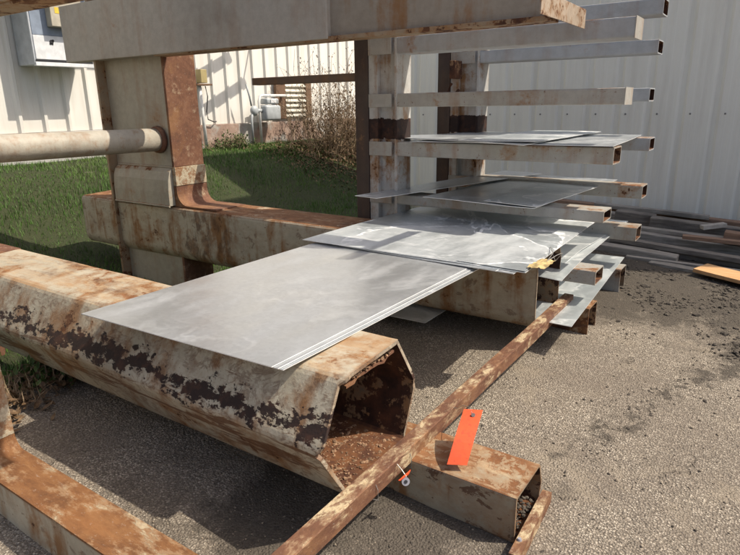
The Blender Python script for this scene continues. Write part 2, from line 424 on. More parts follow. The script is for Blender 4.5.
nc = m.N('ShaderNodeVectorMath', operation='SCALE'); m.L(m.noise(3.5, 6, .65, col=True), nc.inputs[0]); nc.inputs['Scale'].default_value = .55
m.L(nc.outputs[0], wv.inputs[1])
ck = m.vor(.9, 'DISTANCE_TO_EDGE', vec=wv.outputs[0])
crack = m.math('MULTIPLY', m.ramp(ck, .016, .002), m.ramp(m.noise(1.3,4,.6), .54, .62))
c = m.mix(m.math('MULTIPLY', crack, .6), c, (.06,.05,.04))
h = m.math('SUBTRACT', 1.0, m.math('ADD', m.math('MULTIPLY', v1, .8), m.math('MULTIPLY', v2, .3)))
b = m.bump(h, .9, .010)
b = m.bump(m.math('SUBTRACT', m.noise(6,6,.65), crack), .5, .03, b)
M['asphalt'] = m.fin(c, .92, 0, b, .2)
m = NT('lawn_soil')
M['soil'] = m.fin(m.mix(m.noise(9,7,.65), (.018,.030,.008), (.055,.06,.02)), .95, 0, m.bump(m.noise(30,6,.7), .8, .03))

def leafy(name, cols, sc=3.0, rough=.6, trans=.0):
    m = NT(name)
    oi = m.N('ShaderNodeObjectInfo')
    f = m.math('ADD', m.math('MULTIPLY', m.noise(sc, 4, .6), .5), m.math('MULTIPLY', m.noise(60, 2, .5), .5))
    st = [(.30 + .4*i/(len(cols)-1), c) for i, c in enumerate(cols)]
    return m.fin(m.cramp(f, st), rough, 0, None, .3)
m = NT('lawn_grass')
gf = m.math('ADD', m.math('MULTIPLY', m.noise(.9, 6, .65), .6), m.math('MULTIPLY', m.noise(70, 2, .5), .4))
M['grass'] = m.fin(m.cramp(gf, [(.34,(.036,.092,.013)),(.48,(.070,.155,.024)),(.60,(.115,.19,.038)),(.72,(.20,.205,.075))]), .55, 0, None, .3)
M['weed'] = leafy('weed_green', [(.04,.07,.015),(.07,.11,.03),(.14,.15,.05)])
M['twig'] = leafy('dry_twig', [(.16,.11,.07),(.30,.22,.14),(.42,.33,.22)])
M['dead'] = leafy('dead_leaf', [(.05,.03,.018),(.14,.085,.045),(.28,.19,.11)], 6)
M['pebble'] = leafy('pebble', [(.10,.085,.07),(.26,.215,.165),(.46,.39,.30)], 40, .9)
M['clod'] = leafy('dark_clod', [(.035,.030,.026),(.085,.072,.06),(.17,.145,.115)], 20, .95)

# ------------------------------------------------------------------ ground
def axis(lo, hi, dlo, dhi, step):
    a = [lo]
    d = list(np.arange(dlo, dhi+1e-6, step))
    far_lo = [dlo - 2*1.6**i for i in range(12) if dlo - 2*1.6**i > lo][::-1]
    far_hi = [dhi + 2*1.6**i for i in range(12) if dhi + 2*1.6**i < hi]
    return [lo] + far_lo + d + far_hi + [hi]
def terrain(name, xs, ys, mat, dz=0.0, keep=None):
    bm = bmesh.new(); V = {}
    for i, x in enumerate(xs):
        for j, y in enumerate(ys):
            near = -13 < x < 7 and -5 < y < 13
            w = .022*mnoise.noise(Vector((x*.7, y*.7, 3))) + .010*mnoise.noise(Vector((x*2.3, y*2.3, 8))) if near else 0
            V[i,j] = bm.verts.new((x, y, zg(x,y) + dz + w))
    for i in range(len(xs)-1):
        for j in range(len(ys)-1):
            if keep and not keep(.5*(xs[i]+xs[i+1]), .5*(ys[j]+ys[j+1])): continue
            bm.faces.new((V[i,j],V[i+1,j],V[i+1,j+1],V[i,j+1]))
    bmesh.ops.delete(bm, geom=[v for v in bm.verts if not v.link_faces], context='VERTS')
    me = bpy.data.meshes.new(name); bm.to_mesh(me); bm.free()
    for p in me.polygons: p.use_smooth = True
    me.materials.append(mat)
    o = bpy.data.objects.new(name, me); COL.objects.link(o); o['kind'] = 'structure'
    return o
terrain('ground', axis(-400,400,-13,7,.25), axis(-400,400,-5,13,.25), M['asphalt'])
def edge_x(y):
    return -3.35 + .16*mnoise.noise(Vector((y*1.3, 2, 0))) + .07*mnoise.noise(Vector((y*4.1, 5, 0)))
ys = list(np.arange(-8, 32, .25)); ds = [0, .05, .12, .25, .45, .7, 1.0, 1.35, 1.75, 2.2, 2.7, 3.2, 3.8, 4.4, 5.0, 5.6, 6.2, 6.9]
bm = bmesh.new(); G = [[bm.verts.new((edge_x(y)-d, y, zg(edge_x(y)-d, y) + .022*mnoise.noise(Vector(((edge_x(y)-d)*.7, y*.7, 3))) + (.018 if i else -.012))) for i, d in enumerate(ds)] for y in ys]
for j in range(len(ys)-1):
    for i in range(len(ds)-1): bm.faces.new((G[j][i], G[j+1][i], G[j+1][i+1], G[j][i+1]))
w_ = MB(); w_.bm.free(); w_.bm = bm
o = w_.build('lawn', M['soil'], smooth=True); o['kind'] = 'structure'

def scatter(name, mat, pts, shape):
    """pts: list of (pos, size, rot, tilt); shape: (verts, faces) arrays"""
    V0, F0 = shape
    verts = []; faces = []
    for k, (p, s, r, t) in enumerate(pts):
        c, s_ = math.cos(r), math.sin(r)
        base = len(verts)
        for v in V0:
            x, y, z = v[0]*s[0], v[1]*s[1], v[2]*s[2]
            y, z = y*math.cos(t) - z*math.sin(t), y*math.sin(t) + z*math.cos(t)
            verts.append((p[0]+c*x-s_*y, p[1]+s_*x+c*y, p[2]+z))
        faces += [tuple(base+i for i in f) for f in F0]
    me = bpy.data.meshes.new(name); me.from_pydata(verts, [], faces); me.update()
    me.materials.append(mat)
    o = bpy.data.objects.new(name, me); COL.objects.link(o)
    return o
def rockshape():
    bm = bmesh.new(); bmesh.ops.create_icosphere(bm, subdivisions=1, radius=.5)
    for v in bm.verts: v.co *= random.uniform(.75, 1.15)
    V = [tuple(v.co) for v in bm.verts]; F = [tuple(v.index for v in f.verts) for f in bm.faces]
    bm.free(); return V, F
ROCK = rockshape()
LEAF = ([(0,-.5,0),(.28,-.1,.06),(.2,.3,.03),(0,.5,.1),(-.2,.3,.03),(-.28,-.1,.06),(0,0,-.04)], [(0,1,6),(1,2,6),(2,3,6),(3,4,6),(4,5,6),(5,0,6)])
BLADE = ([(-.5,0,0),(.5,0,0),(.3,.12,.55),(-.3,.12,.55),(0,.42,1)], [(0,1,2,3),(3,2,4)])

# loose stones on the asphalt
pts = []
for k in range(9000):
    x = random.uniform(-3.1, .9); y = 0.9 + 6.5*random.random()**1.6
    s = random.uniform(.004, .010) if random.random() < .96 else random.uniform(.012, .022)
    pts.append(((x, y, zg(x,y)+.022*mnoise.noise(Vector((x*.7,y*.7,3)))+.010*mnoise.noise(Vector((x*2.3,y*2.3,8)))+s*.15), (s, s*random.uniform(.7,1.2), s*.7), random.uniform(0,6.3), random.uniform(-.4,.4)))
o = scatter('gravel', M['pebble'], pts, ROCK); o['kind'] = 'stuff'
pts = []
for k in range(7000):
    q = random.random()
    if q < .66:
        y = random.triangular(4.2, 7.4, 6.0); x = random.uniform(-1.7, 1.0)
    elif q < .85:     # trail of swept dirt across the yard
        TR = [(-.82,2.15),(-.70,2.45),(-.60,2.85),(-.47,3.22),(-.28,3.8),(.05,4.6),(.15,5.6)]
        i = random.randrange(6); f = random.random()
        x = TR[i][0]*(1-f)+TR[i+1][0]*f+random.gauss(0,.10); y = TR[i][1]*(1-f)+TR[i+1][1]*f+random.gauss(0,.07)
    elif q < .87:
        y = random.uniform(1.25, 1.88); x = random.uniform(-1.6, -.62)
    elif q < .93:
        y = random.uniform(1.4, 4.4); x = random.gauss(-1.35, .35)
    else:
        y = random.uniform(1.0, 5.0); x = random.uniform(-1.2, .8)
    if mnoise.noise(Vector((x*1.8, y*1.8, 1))) < -.05 and random.random() < .85: continue
    s = min(.075, random.lognormvariate(-4.55, .55)) * (.6 if y < 4.4 else 1.25)
    pts.append(((x, y, zg(x,y)+.022*mnoise.noise(Vector((x*.7,y*.7,3)))+s*.1), (s*1.6, s, s*.6), random.uniform(0,6.3), random.uniform(-.5,.5)))
o = scatter('dirt_clods', M['clod'], pts, ROCK); o['kind'] = 'stuff'
# lawn blades
pts = []
for k in range(120000):
    x = random.uniform(-9.9, -3.2) if random.random() < .9 else random.uniform(-4.2, -3.2); y = random.uniform(1.0, 15.0) if random.random() < .85 else random.uniform(-5.0, 1.0)
    if x > edge_x(y) + random.gauss(0, .05): continue
    dead_zone = sstep(9.0, 10.5, y)*sstep(-9.2, -8.0, x)
    h = random.uniform(.035, .085) * (1 - .4*dead_zone) * (.65 + .9*max(0, .5+mnoise.noise(Vector((x*1.1, y*1.1, 4)))))
    if mnoise.noise(Vector((x*.9, y*.9, 14))) < -.38 and random.random() < .6: continue
    pts.append(((x, y, zg(x,y)+.005), (.008, h, h), random.uniform(0,6.3), random.uniform(-.35,.35)))
o = scatter('grass', M['grass'], pts, BLADE); o['kind'] = 'stuff'
# fallen leaves along the edge of the asphalt and under the dry shrub
pts = []
for k in range(5200):
    if k < 500:
        y = random.uniform(1.1, 2.2); x = edge_x(y) + random.gauss(.02, .14)
    else:
        y = random.triangular(8.6, 12.5, 11.0); x = random.triangular(-9.7, -6.6, -8.6)
    s = random.uniform(.03, .08)
    pts.append(((x, y, zg(x,y)+random.uniform(.01,.06)), (s, s, s), random.uniform(0,6.3), random.uniform(-1,1)))
o = scatter('fallen_leaves', M['dead'], pts, LEAF); o['kind'] = 'stuff'
pts = []
for k in range(260):
    y = random.uniform(1.2, 2.1); x = edge_x(y) + random.gauss(.0, .10)
    h = random.uniform(.08, .2)
    pts.append(((x, y, zg(x,y)), (.010, h*.9, h*.8), random.uniform(0,6.3), random.uniform(-.7,.7)))
o = scatter('dry_grass', M['twig'], pts, BLADE); o['kind'] = 'stuff'

# ------------------------------------------------------------------ buildings
def rib_profile(length, pitch, depth, ribw, minor=2, vary=0.0):
    """(u, d) polyline of a ribbed panel, d towards the viewer"""
    P = []; u = 0.0
    while u < length:
        P += [(u, 0), (u + ribw*.28, depth), (u + ribw*.72, depth), (u + ribw, 0)]
        span = pitch - ribw
        for k in range(minor):
            c = u + ribw + span*(k+1)/(minor+1)
            P += [(c-.028, 0), (c-.016, depth*.09), (c+.016, depth*.09), (c+.028, 0)]
        u += pitch
    return P
def siding(name, prof, place, z0, z1, mat, parent, loc):
    bm = bmesh.new(); A = []; B = []
    for u, d in prof:
        A.append(bm.verts.new(place(u, d, z0))); B.append(bm.verts.new(place(u, d, z1)))
    for i in range(len(A)-1):
        bm.faces.new((A[i], A[i+1], B[i+1], B[i]))
    w = MB(); w.bm.free(); w.bm = bm
    return w.build(name, mat, parent, loc)

# right-hand building: pale grey wall facing the yard
WY = 9.0; RX0, RX1, RH = -5.75, 10.0, 5.0
gb = thing('metal_building', 'pale grey ribbed metal building standing behind the storage racks and timber pile', 'building', (-1.6, WY, 0))
prof = rib_profile(RX1-RX0-.1, .4, .030, .12, 2)
siding('siding', prof, lambda u, d, z: (RX0+u+.14, WY+d, z), -.12, RH, M['siding_grey'], gb, (0,WY,0))
w = MB(); w.box(RX0+.02, RX1, WY+.06, WY+2.4, -.6, RH-.05); w.build('wall_core', M['siding_grey'], gb, (0,WY,0))
w = MB(); w.box(RX0-.05, RX0+.12, WY-.05, WY+.05, -.12, RH); w.build('corner_trim', M['siding_grey'], gb, (RX0,WY,0))
w = MB(); w.box(RX0-.2, RX1+.2, WY-.10, WY+2.5, RH+.003, RH+.15); w.build('roof_edge', M['siding_grey'], gb, (0,WY,RH))
w = MB(); w.box(-.011, .011, -.008, .001, -.011, .011, .003)
scr = w.build('screw', M['screw'], gb, (0,0,0)); scr.location = Vector((RX0+.32, WY, 1.42)) - gb.location
for k in range(1, 14):
    c_ = scr.copy(); COL.objects.link(c_); c_.parent = gb; c_.location = Vector((RX0+.32+.4*k, WY, 1.42)) - gb.location

# added unseen block on the roof, shaped to cast the shadow over the timber pile
w = MB(); w.prism([(-.5,RH+.16),(-.5,10.2),(4.2,10.2),(4.2,RH+.16)], 'y', WY+.07, WY+2.3); w.build('shade_block', M['siding_grey'], gb, (1.5,WY,RH))

# long building on the left: cream siding over a masonry plinth
LX = -10.0; LY0, LY1 = -16.0, 30.0
lb = thing('metal_building', 'long sunlit cream ribbed metal building beyond the lawn, on a stone plinth', 'building', (LX, 8, .7))
prof = rib_profile(LY1-LY0, .4, .050, .11, 0)
siding('siding', prof, lambda u, d, z: (LX+d, LY0+u, z), 1.24, 7.2, M['siding_cream'], lb, (LX,8,1.2))
w = MB(); w.box(LX-10, LX-.05, LY0, LY1, .2, 7.1); w.build('wall_core', M['siding_cream'], lb, (LX,8,1.2))
w = MB(); w.box(LX-.04, LX+.10, 7.2, LY1, .3, 1.235, .01); w.build('plinth', M['foundation'], lb, (LX,9,.7))
w = MB(); w.box(LX-.04, LX+.12, LY0, 7.195, .3, 1.235, .01); w.build('plinth', M['concrete'], lb, (LX,3,.7))
w = MB(); w.box(LX-10.2, LX+.35, LY0, LY1, 7.2, 7.42); w.build('eave', M['siding_cream'], lb, (LX,8,5.2))
w = MB(); w.box(LX+.04, LX+.12, 7.02, 7.12, .8, 7.19, .01); w.build('downspout', M['white_pipe'], lb, (LX,7,1))
# added unseen slab over the electrical gear, shades the top of the wall
w = MB(); w.box(LX+.02, LX+1.15, 2.0, 7.6, 3.95, 4.02); w.build('shade_slab', M['siding_cream'], lb, (LX,5,3.9))

# electrical cabinet
X0 = LX+.04; X1 = LX+.52
ec = thing('electrical_cabinet', 'large grey electrical cabinet mounted on the cream wall with a white lower panel', 'cabinet', (X0, 5.4, 2.25))
w = MB(); w.box(X0, X1, 4.97, 5.92, 2.25, 3.6, .012); w.build('body', M['cab_grey'], ec, (X0,5.4,2.25))
w = MB(); w.box(X1-.002, X1+.010, 5.0, 5.90, 2.68, 3.55, .003); w.build('upper_door', M['cab_blue'], ec, (X1,5.4,3))
w = MB(); w.box(X1-.002, X1+.014, 5.0, 5.90, 2.33, 2.67, .004); w.build('lower_panel', M['cab_white'], ec, (X1,5.4,2.5))
w = MB(); w.box(X1-.002, X1+.012, 4.99, 5.91, 2.295, 2.326); w.build('gap', M['black'], ec, (X1,5.4,2.3))
w = MB(); w.box(X1-.05, X1+.02, 4.98, 5.92, 2.235, 2.29, .004); w.build('drip_lip', M['cab_white'], ec, (X1,5.4,2.26))
w = MB()
w.prism([(X1+.018-.002, 0), (X1+.018, 0)], 'z', 0, .001, False) if False else None
w.bm.free(); w.bm = bmesh.new()
for k, (dy, dz, s) in enumerate(((0,0,.032),(.026,.02,.018),(-.02,-.026,.016),(.01,-.03,.014))):
    bmesh.ops.create_cone(w.bm, cap_ends=True, segments=14, radius1=s, radius2=s, depth=.006, matrix=Matrix.Translation((X1+.016, 5.27+dy, 2.585+dz)) @ Matrix.Rotation(math.pi/2, 4, 'Y'))
w.build('round_mark', M['black'], ec, (X1,5.27,2.58))
bb = thing('breaker_box', 'small beige breaker box with a yellow sticker beside the electrical cabinet top', 'box', (X1+.02, 5.4, 2.78))
w = MB(); w.box(X1+.012, X1+.16, 5.24, 5.75, 2.80, 3.3, .008); w.build('body', M['box_beige'], bb, (X1,5.4,2.8))
w = MB(); w.box(X1+.158, X1+.163, 5.31, 5.50, 2.985, 3.07); w.build('sticker', M['yellow'], bb, (X1,5.4,3))
w = MB(); w.box(X1+.158, X1+.163, 5.60, 5.70, 3.0, 3.06); w.build('latch', M['cab_white'], bb, (X1,5.6,3))

# conduit riser with a small tan box
cp = thing('conduit_riser', 'thin white conduit riser with a tan junction box against the cream wall', 'conduit', (LX+.2, 8.4, .75))
w = MB(); w.tube([(LX+.2,8.35,2.02),(LX+.2,8.40,.70)], .035, 12); w.build('pipe', M['white_pipe'], cp, (LX+.2,8.4,.75), True)
w = MB(); w.box(LX+.10, LX+.26, 8.36, 8.52, 2.06, 2.32, .012); w.build('junction_box', M['tan_box'], cp, (LX+.2,8.4,2.1))
w = MB(); w.box(LX+.04, LX+.30, 8.22, 8.60, 2.01, 2.045); w.build('bracket', M['brown_wood'], cp, (LX+.2,8.4,2.0))
w = MB(); w.tube([(LX+.2,8.50,2.0),(LX+.22,8.52,1.8),(LX+.22,8.46,1.5),(LX+.2,8.50,1.35),(LX+.18,8.68,1.29),(LX+.1,8.80,1.30)], .012, 8); w.build('cable', M['cable'], cp, (LX+.2,8.5,1.5), True)

# two added bars above the riser, there only to throw the diagonal shadow bands
for k, (ya, za, yb, zb_) in enumerate(((8.0,1.27,10.0,2.19),(7.9,1.92,9.6,2.70))):
    t_ = 1.55; dx_, dy_ = .67*t_, .28*t_
    y_e = yb + .9; z_e = zb_ + .9*(zb_-za)/(yb-ya)
    ch = thing('sloping_shade_bar', ('lower' if k == 0 else 'upper') + ' of two added sloping bars off the cream wall, casting its diagonal shadow bands', 'shade_bar', (LX+dx_, 9, 3))
    w = MB(); ln = math.hypot(yb-ya, zb_-za); an = math.atan2(zb_-za, yb-ya)
    mt = Matrix.Translation((LX+.06+dx_, (ya+yb)/2+dy_, (za+zb_)/2+t_)) @ Matrix.Rotation(an, 4, 'X')
    w.box(-.02, .02, -ln/2, ln/2, -.095, .095, .004, mt); w.build('shade_bar', M['rail_brown'], ch, (LX+dx_,9,3))
    w = MB(); w.tube([(LX+.04, yb+dy_-.1, zb_+t_-.05), (LX+.06+dx_, yb+dy_-.1, zb_+t_-.05)], .02, 8); w.build('shade_bar_standoff', M['rail_brown'], ch, (LX+.5,9,3))

# gas meter
gm = thing('gas_meter', 'grey gas meter with white inlet pipe in front of the plinth left of the vent', 'meter', (LX+.3, 10.2, .8))
MX = LX+.34
w = MB(); w.box(MX-.14, MX+.14, 9.93, 10.42, 1.28, 1.62, .05); w.build('body', M['meter'], gm, (MX,10.2,1.3), True)
w = MB(); w.box(MX-.12, MX+.12, 9.99, 10.38, 1.635, 1.76, .03); w.build('index_housing', M['meter'], gm, (MX,10.2,1.6), True)
w = MB(); w.box(MX+.12, MX+.135, 10.10, 10.27, 1.66, 1.74, .004); w.build('dial', M['cab_white'], gm, (MX,10.2,1.7))
w = MB(); bmesh.ops.create_uvsphere(w.bm, u_segments=16, v_segments=10, radius=.11, matrix=Matrix.Translation((MX,9.70,1.50)) @ Matrix.Diagonal((.7,1,1,1))); w.tube([(MX,9.70,1.5),(MX,9.95,1.5)], .04, 10); w.build('regulator', M['meter'], gm, (MX,9.7,1.5), True)
w = MB(); w.tube([(MX,9.86,.78),(MX,9.86,1.70),(MX,9.90,1.80),(MX,9.98,1.82),(MX,10.75,1.82),(MX-.2,10.85,1.82)], .032, 10); w.build('pipe', M['white_pipe'], gm, (MX,9.9,1.8), True)
w = MB(); w.tube([(MX,9.64,1.5),(MX,9.60,1.3),(MX,9.60,.78)], .028, 10); w.tube([(MX,9.5,2.05),(MX,9.58,1.8),(MX,9.62,1.6)], .02, 8); w.build('riser', M['meter'], gm, (MX,9.6,1.2), True)
# louvred vent
lv = thing('wall_vent', 'cream louvred vent with weathered brown side boards on the cream wall', 'vent', (LX+.06, 11.3, 1.35))
w = MB(); w.box(LX+.045, LX+.12, 10.67, 10.99, 1.30, 2.16, .008); w.build('side_board', M['brown_wood'], lv, (LX,10.8,1.7))
w = MB(); w.box(LX+.045, LX+.12, 11.74, 11.95, 1.30, 2.16, .008); w.build('side_board', M['brown_wood'], lv, (LX,11.8,1.7))
w = MB(); w.box(LX+.045, LX+.055, 10.995, 11.735, 1.30, 2.16)
for k in range(7):
    z = 1.34 + k*.115
    w.prism([(LX+.056, z), (LX+.12, z+.0), (LX+.12, z+.02), (LX+.056, z+.085)], 'y', 11.0, 11.73)
w.build('louvres', M['vent_white'], lv, (LX,11.3,1.7))

# ------------------------------------------------------------------ heavy cantilever rack
XE = -1.18
HEX = [(1.53,.16),(1.39,.41),(1.545,.655),(1.925,.675),(2.05,.43),(1.985,.165)]   # (y,z) looking at the open end
def rounded(poly, r, k=3):
    out = []
    n = len(poly)
    for i in range(n):
        p = Vector(poly[i]); a = Vector(poly[i-1]); b = Vector(poly[(i+1)%n])
        da = (a-p).normalized(); db = (b-p).normalized()
        for t in range(k+1):
            t /= k
            q = (p+da*r)*(1-t)**2 + p*2*t*(1-t) + (p+db*r)*t**2
            out.append((q.x, q.y))
    return out
BOXP = [(3.70,.125),(3.655,.20),(3.655,.655),(4.075,.675),(4.165,.52),(4.165,.19),(4.12,.13)]
def hexarm(name, dy, mat, parent, x0, jag, seed):
    rd = random.Random(seed)
    outer = rounded(HEX, .028) if dy == 0 else rounded(BOXP, .035)
    cy = sum(p[0] for p in outer)/len(outer); cz = sum(p[1] for p in outer)/len(outer)
    inner = [(cy+(y-cy)*.955, cz+(z-cz)*.94) for y, z in outer]
    bm = bmesh.new(); n = len(outer)
    xs_ = [x0 + (XE-x0)*i/48 for i in range(49)]
    xs_ = xs_[:-1] + [XE-.06, XE-.025, XE]
    rings = []
    jit = [rd.uniform(-1,1) for _ in range(n)]
    for k, x in enumerate(xs_):
        R_ = []
        for i, (y, z) in enumerate(outer):
            d = .004*mnoise.noise(Vector((x*2.1, y*4+dy, z*4)))
            e = jag*(.5*jit[i]+.5*jit[(i+1)%n]) if k == len(xs_)-1 else 0
            ey = e*.5
            R_.append(bm.verts.new((x + (e if k == len(xs_)-1 else 0), y + d + ey*.4, z + d*.7 + ey*.4)))
        rings.append(R_)
    inn = []
    for k in (len(xs_)-1, len(xs_)-3, 30):
        inn.append([bm.verts.new((xs_[k] + (rings[-1][i].co.x-XE if k == len(xs_)-1 else 0), y, z)) for i, (y, z) in enumerate(inner)])
    for a, b in zip(rings[:-1], rings[1:]):
        for i in range(n): bm.faces.new((a[i], a[(i+1)%n], b[(i+1)%n], b[i]))
    for i in range(n): bm.faces.new((rings[-1][i], rings[-1][(i+1)%n], inn[0][(i+1)%n], inn[0][i]))
    for a, b in zip(inn[:-1], inn[1:]):
        for i in range(n): bm.faces.new((a[i], a[(i+1)%n], b[(i+1)%n], b[i]))
    bm.faces.new(inn[-1]); bm.faces.new(rings[0])
    iv = set(v for R in inn for v in R)
    for f in bm.faces:
        if all(v in iv for v in f.verts): f.material_index = 1
    w = MB(); w.bm.free(); w.bm = bm
    o = w.build(name, mat, parent, (x0, 1.75+dy, .4)); o.data.materials.append(M['inside']); return o

rk = thing('cantilever_rack', 'massive rusty cream cantilever rack of two frames filling the foreground', 'rack', (-4.8, 2.8, 0))
DY = 2.14
hexarm('lower_arm', 0, M['beam_front'], rk, -6.45, .026, 3)['label'] = 'heavy lower arm with dark peeled paint and torn open end'
hexarm('lower_arm', DY, M['beam_back'], rk, -6.45, .004, 4)['label'] = 'rear lower arm with orange rust along its top'
# torn inner plate and rust debris in the front arm's mouth
w = MB()
rd = random.Random(5)
for a in range(1):
    P = []
    for i in range(9):
        y = 1.565 + .345*i/8
        P.append((y, .606 + .012*i/8 + rd.uniform(-.006,.006)))
    bm = w.bm
    A = [bm.verts.new((XE-.006+rd.uniform(-.012,.008), y, z)) for y, z in P]; B = [bm.verts.new((XE-.45, y, z+.01)) for y, z in P]
    A2 = [bm.verts.new((v.co.x, v.co.y, v.co.z-.010)) for v in A]
    for i in range(8):
        bm.faces.new((A[i],A[i+1],B[i+1],B[i])); bm.faces.new((A2[i],A2[i+1],A[i+1],A[i]))
w.build('inner_plate', M['flange'], rk, (XE,1.75,.6))
pts = []
for k in range(150):
    s = rd.uniform(.012,.034); pts.append(((XE-.01-rd.random()**2*.28, rd.uniform(1.58,1.88), .618+rd.uniform(0,.016)), (s,s*1.3,s*.5), rd.uniform(0,6), rd.uniform(-.5,.5)))
for k in range(900):
    s = rd.uniform(.005,.013) if rd.random()<.9 else .024; pts.append(((XE-.02-rd.random()*.5, rd.uniform(1.555,1.965), .176+rd.uniform(0,.004)), (s,s*1.3,s*.5), rd.uniform(0,6), rd.uniform(-.5,.5)))
o = scatter('rust_debris', M['lichen'], pts, ROCK); o.parent = rk; o.location = -rk.location; o['kind'] = 'stuff'

def column(dy, parent):
    y0, y1 = 3.69-DY+dy, 4.055-DY+dy
    x0, x1 = -5.78, -4.80
    # box body, recessed between the two flanges
    w = MB(); w.box(x0+.03, x1-.032, y0+.022, y1-.018, zg(-5,y0)-.1, 3.5)
    # curved saddle where the lower arm is welded on
    prof = [(y0-.072,.672),(y0-.070,.80),(y0-.060,.92),(y0-.035,1.0),(y0+.0,1.03),(y0+.017,1.035),(y0+.017,.672)]
    w.prism(prof, 'x', x0+.06, x1-.034)
    w.tube([(x0+.06, y0-.073, .668),(x1-.034, y0-.073, .668)], .010, 8)
    w.tube([(x0+.06, y0+.012, 1.04),(x1-.034, y0+.012, 1.04)], .009, 8)
    o = w.build('column', M['column_paint'], parent, (-5.3, y0, 0))
    w = MB(); w.box(x0-.004, x0+.028, y0-.075, y1, zg(-5,y0)-.1, 3.5, .003); w.build('back_flange', M['upper_rust'], parent, (x0, y0, 0))
    # front flange: upper length, thick pad, fillet running into the arm's top, lower length
    w = MB()
    w.box(x1-.030, x1, y0, y1, 1.045, 3.5, .003)
    w.box(x1-.030, x1, y0, y1, zg(-5,y0)-.1, .178, .003)
    R_ = .13; prof = [(x1-.030, .662), (x1-.030, .858), (x1+.012, .858)]
    for k in range(9):
        a = math.pi + (math.pi/2)*k/8
        prof.append((x1+.012+R_+R_*math.cos(a), .676+R_+R_*math.sin(a)))
    prof += [(x1+.55, .676), (x1+.55, .662)]
    w.prism(prof, 'y', y0-.006, y1+.006)
    w.build('front_flange', M['flange'], parent, (x1, y0, 1))
    w = MB(); w.box(x1-.030, x1+.016, y0-.006, y1+.006, .862, 1.042, .004); w.build('flange_pad', M['flange_pad'], parent, (x1, y0, 1))
column(DY, rk); column(0, rk)

def upper(dy, parent, m1, m2):
    w = MB(); w.box(-6.20, -2.79, 3.575-DY+dy, 3.700-DY+dy, 2.055, 2.585, .006); w.build('upper_sleeve', m1, parent, (-4.6, 3.6-DY+dy, 2.3))
    w = MB()
    w.box(-4.79, XE-.005, 3.62-DY+dy, 3.70-DY+dy, 2.075, 2.62)
    o = w.build('upper_arm', m2, parent, (-3, 3.7-DY+dy, 2.3))
    w = MB(); w.box(-4.79, XE-.005, 3.588-DY+dy, 3.74-DY+dy, 2.045, 2.073, .003)
    w.build('lower_lip', M['upper_rust'], parent, (-3, 3.7-DY+dy, 2.05))
upper(DY, rk, M['upper_paint'], M['arm_tan']); upper(0, rk, M['upper_rust'], M['upper_rust'])
# tie pipe between the columns
w = MB(); w.tube([(-5.0, 3.73, 1.30), (-5.0, 3.0, 1.305), (-5.0, 2.4, 1.31), (-5.0, 1.86, 1.315)], .108, 28)
w.build('brace_pipe', M['pipe'], rk, (-5, 2.8, 1.3), True)
w = MB(); w.tube([(-5.0, 3.70, 1.30), (-5.0, 3.672, 1.30), (-5.0, 3.655, 1.30)], [.130,.126,.110], 28); w.build('weld_collar', M['flange'], rk, (-5, 3.7, 1.3), True)
# angle-iron rail across the mouths of the arms, and the one overhead
def angle(name, ya, za, yb, zb, x0, x1, drop, mat, parent, n=26, seed=1):
    rd = random.Random(seed)
    bm = bmesh.new(); rows = []
    t = .008
    for i in range(n+1):
        f = i/n; y = ya+(yb-ya)*f; z = za+(zb-za)*f + .006*mnoise.noise(Vector((y*1.6, seed, 0)))
        dx = .006*mnoise.noise(Vector((y*1.3, seed, 4)))
        prof = [(x0,z),(x1-.004,z),(x1,z-.004),(x1,z-drop),(x1-t,z-drop),(x1-t,z-t),(x0,z-t)]
        rows.append([bm.verts.new((px_+dx, y, pz_)) for px_, pz_ in prof])
    m_ = len(rows[0])
    for a, b in zip(rows[:-1], rows[1:]):
        for k in range(m_): bm.faces.new((a[k], a[(k+1)%m_], b[(k+1)%m_], b[k]))
    bm.faces.new(rows[0]); bm.faces.new(rows[-1][::-1])
    w = MB(); w.bm.free(); w.bm = bm
    return w.build(name, mat, parent, (x1, (ya+yb)/2, (za+zb)/2))
angle('front_rail', -.25, .190, 4.30, .215, -1.172, -1.105, .075, M['rust_bar'], rk)
angle('overhead_rail', 3.32, 2.165, 4.18, 2.165, -1.172, -1.15, .115, M['rail_tan'], rk, seed=5)
for y in (1.62, 1.88):
    w = MB(); w.tube([(-1.14,y,.192),(-1.112,y+.01,.198),(-1.098,y+.015,.155),(-1.10,y+.02,.105),(-1.15,y+.01,.10)], .0016, 6)
    w.build('wire_tie', M['wire'], rk, (-1.1,y,.18))

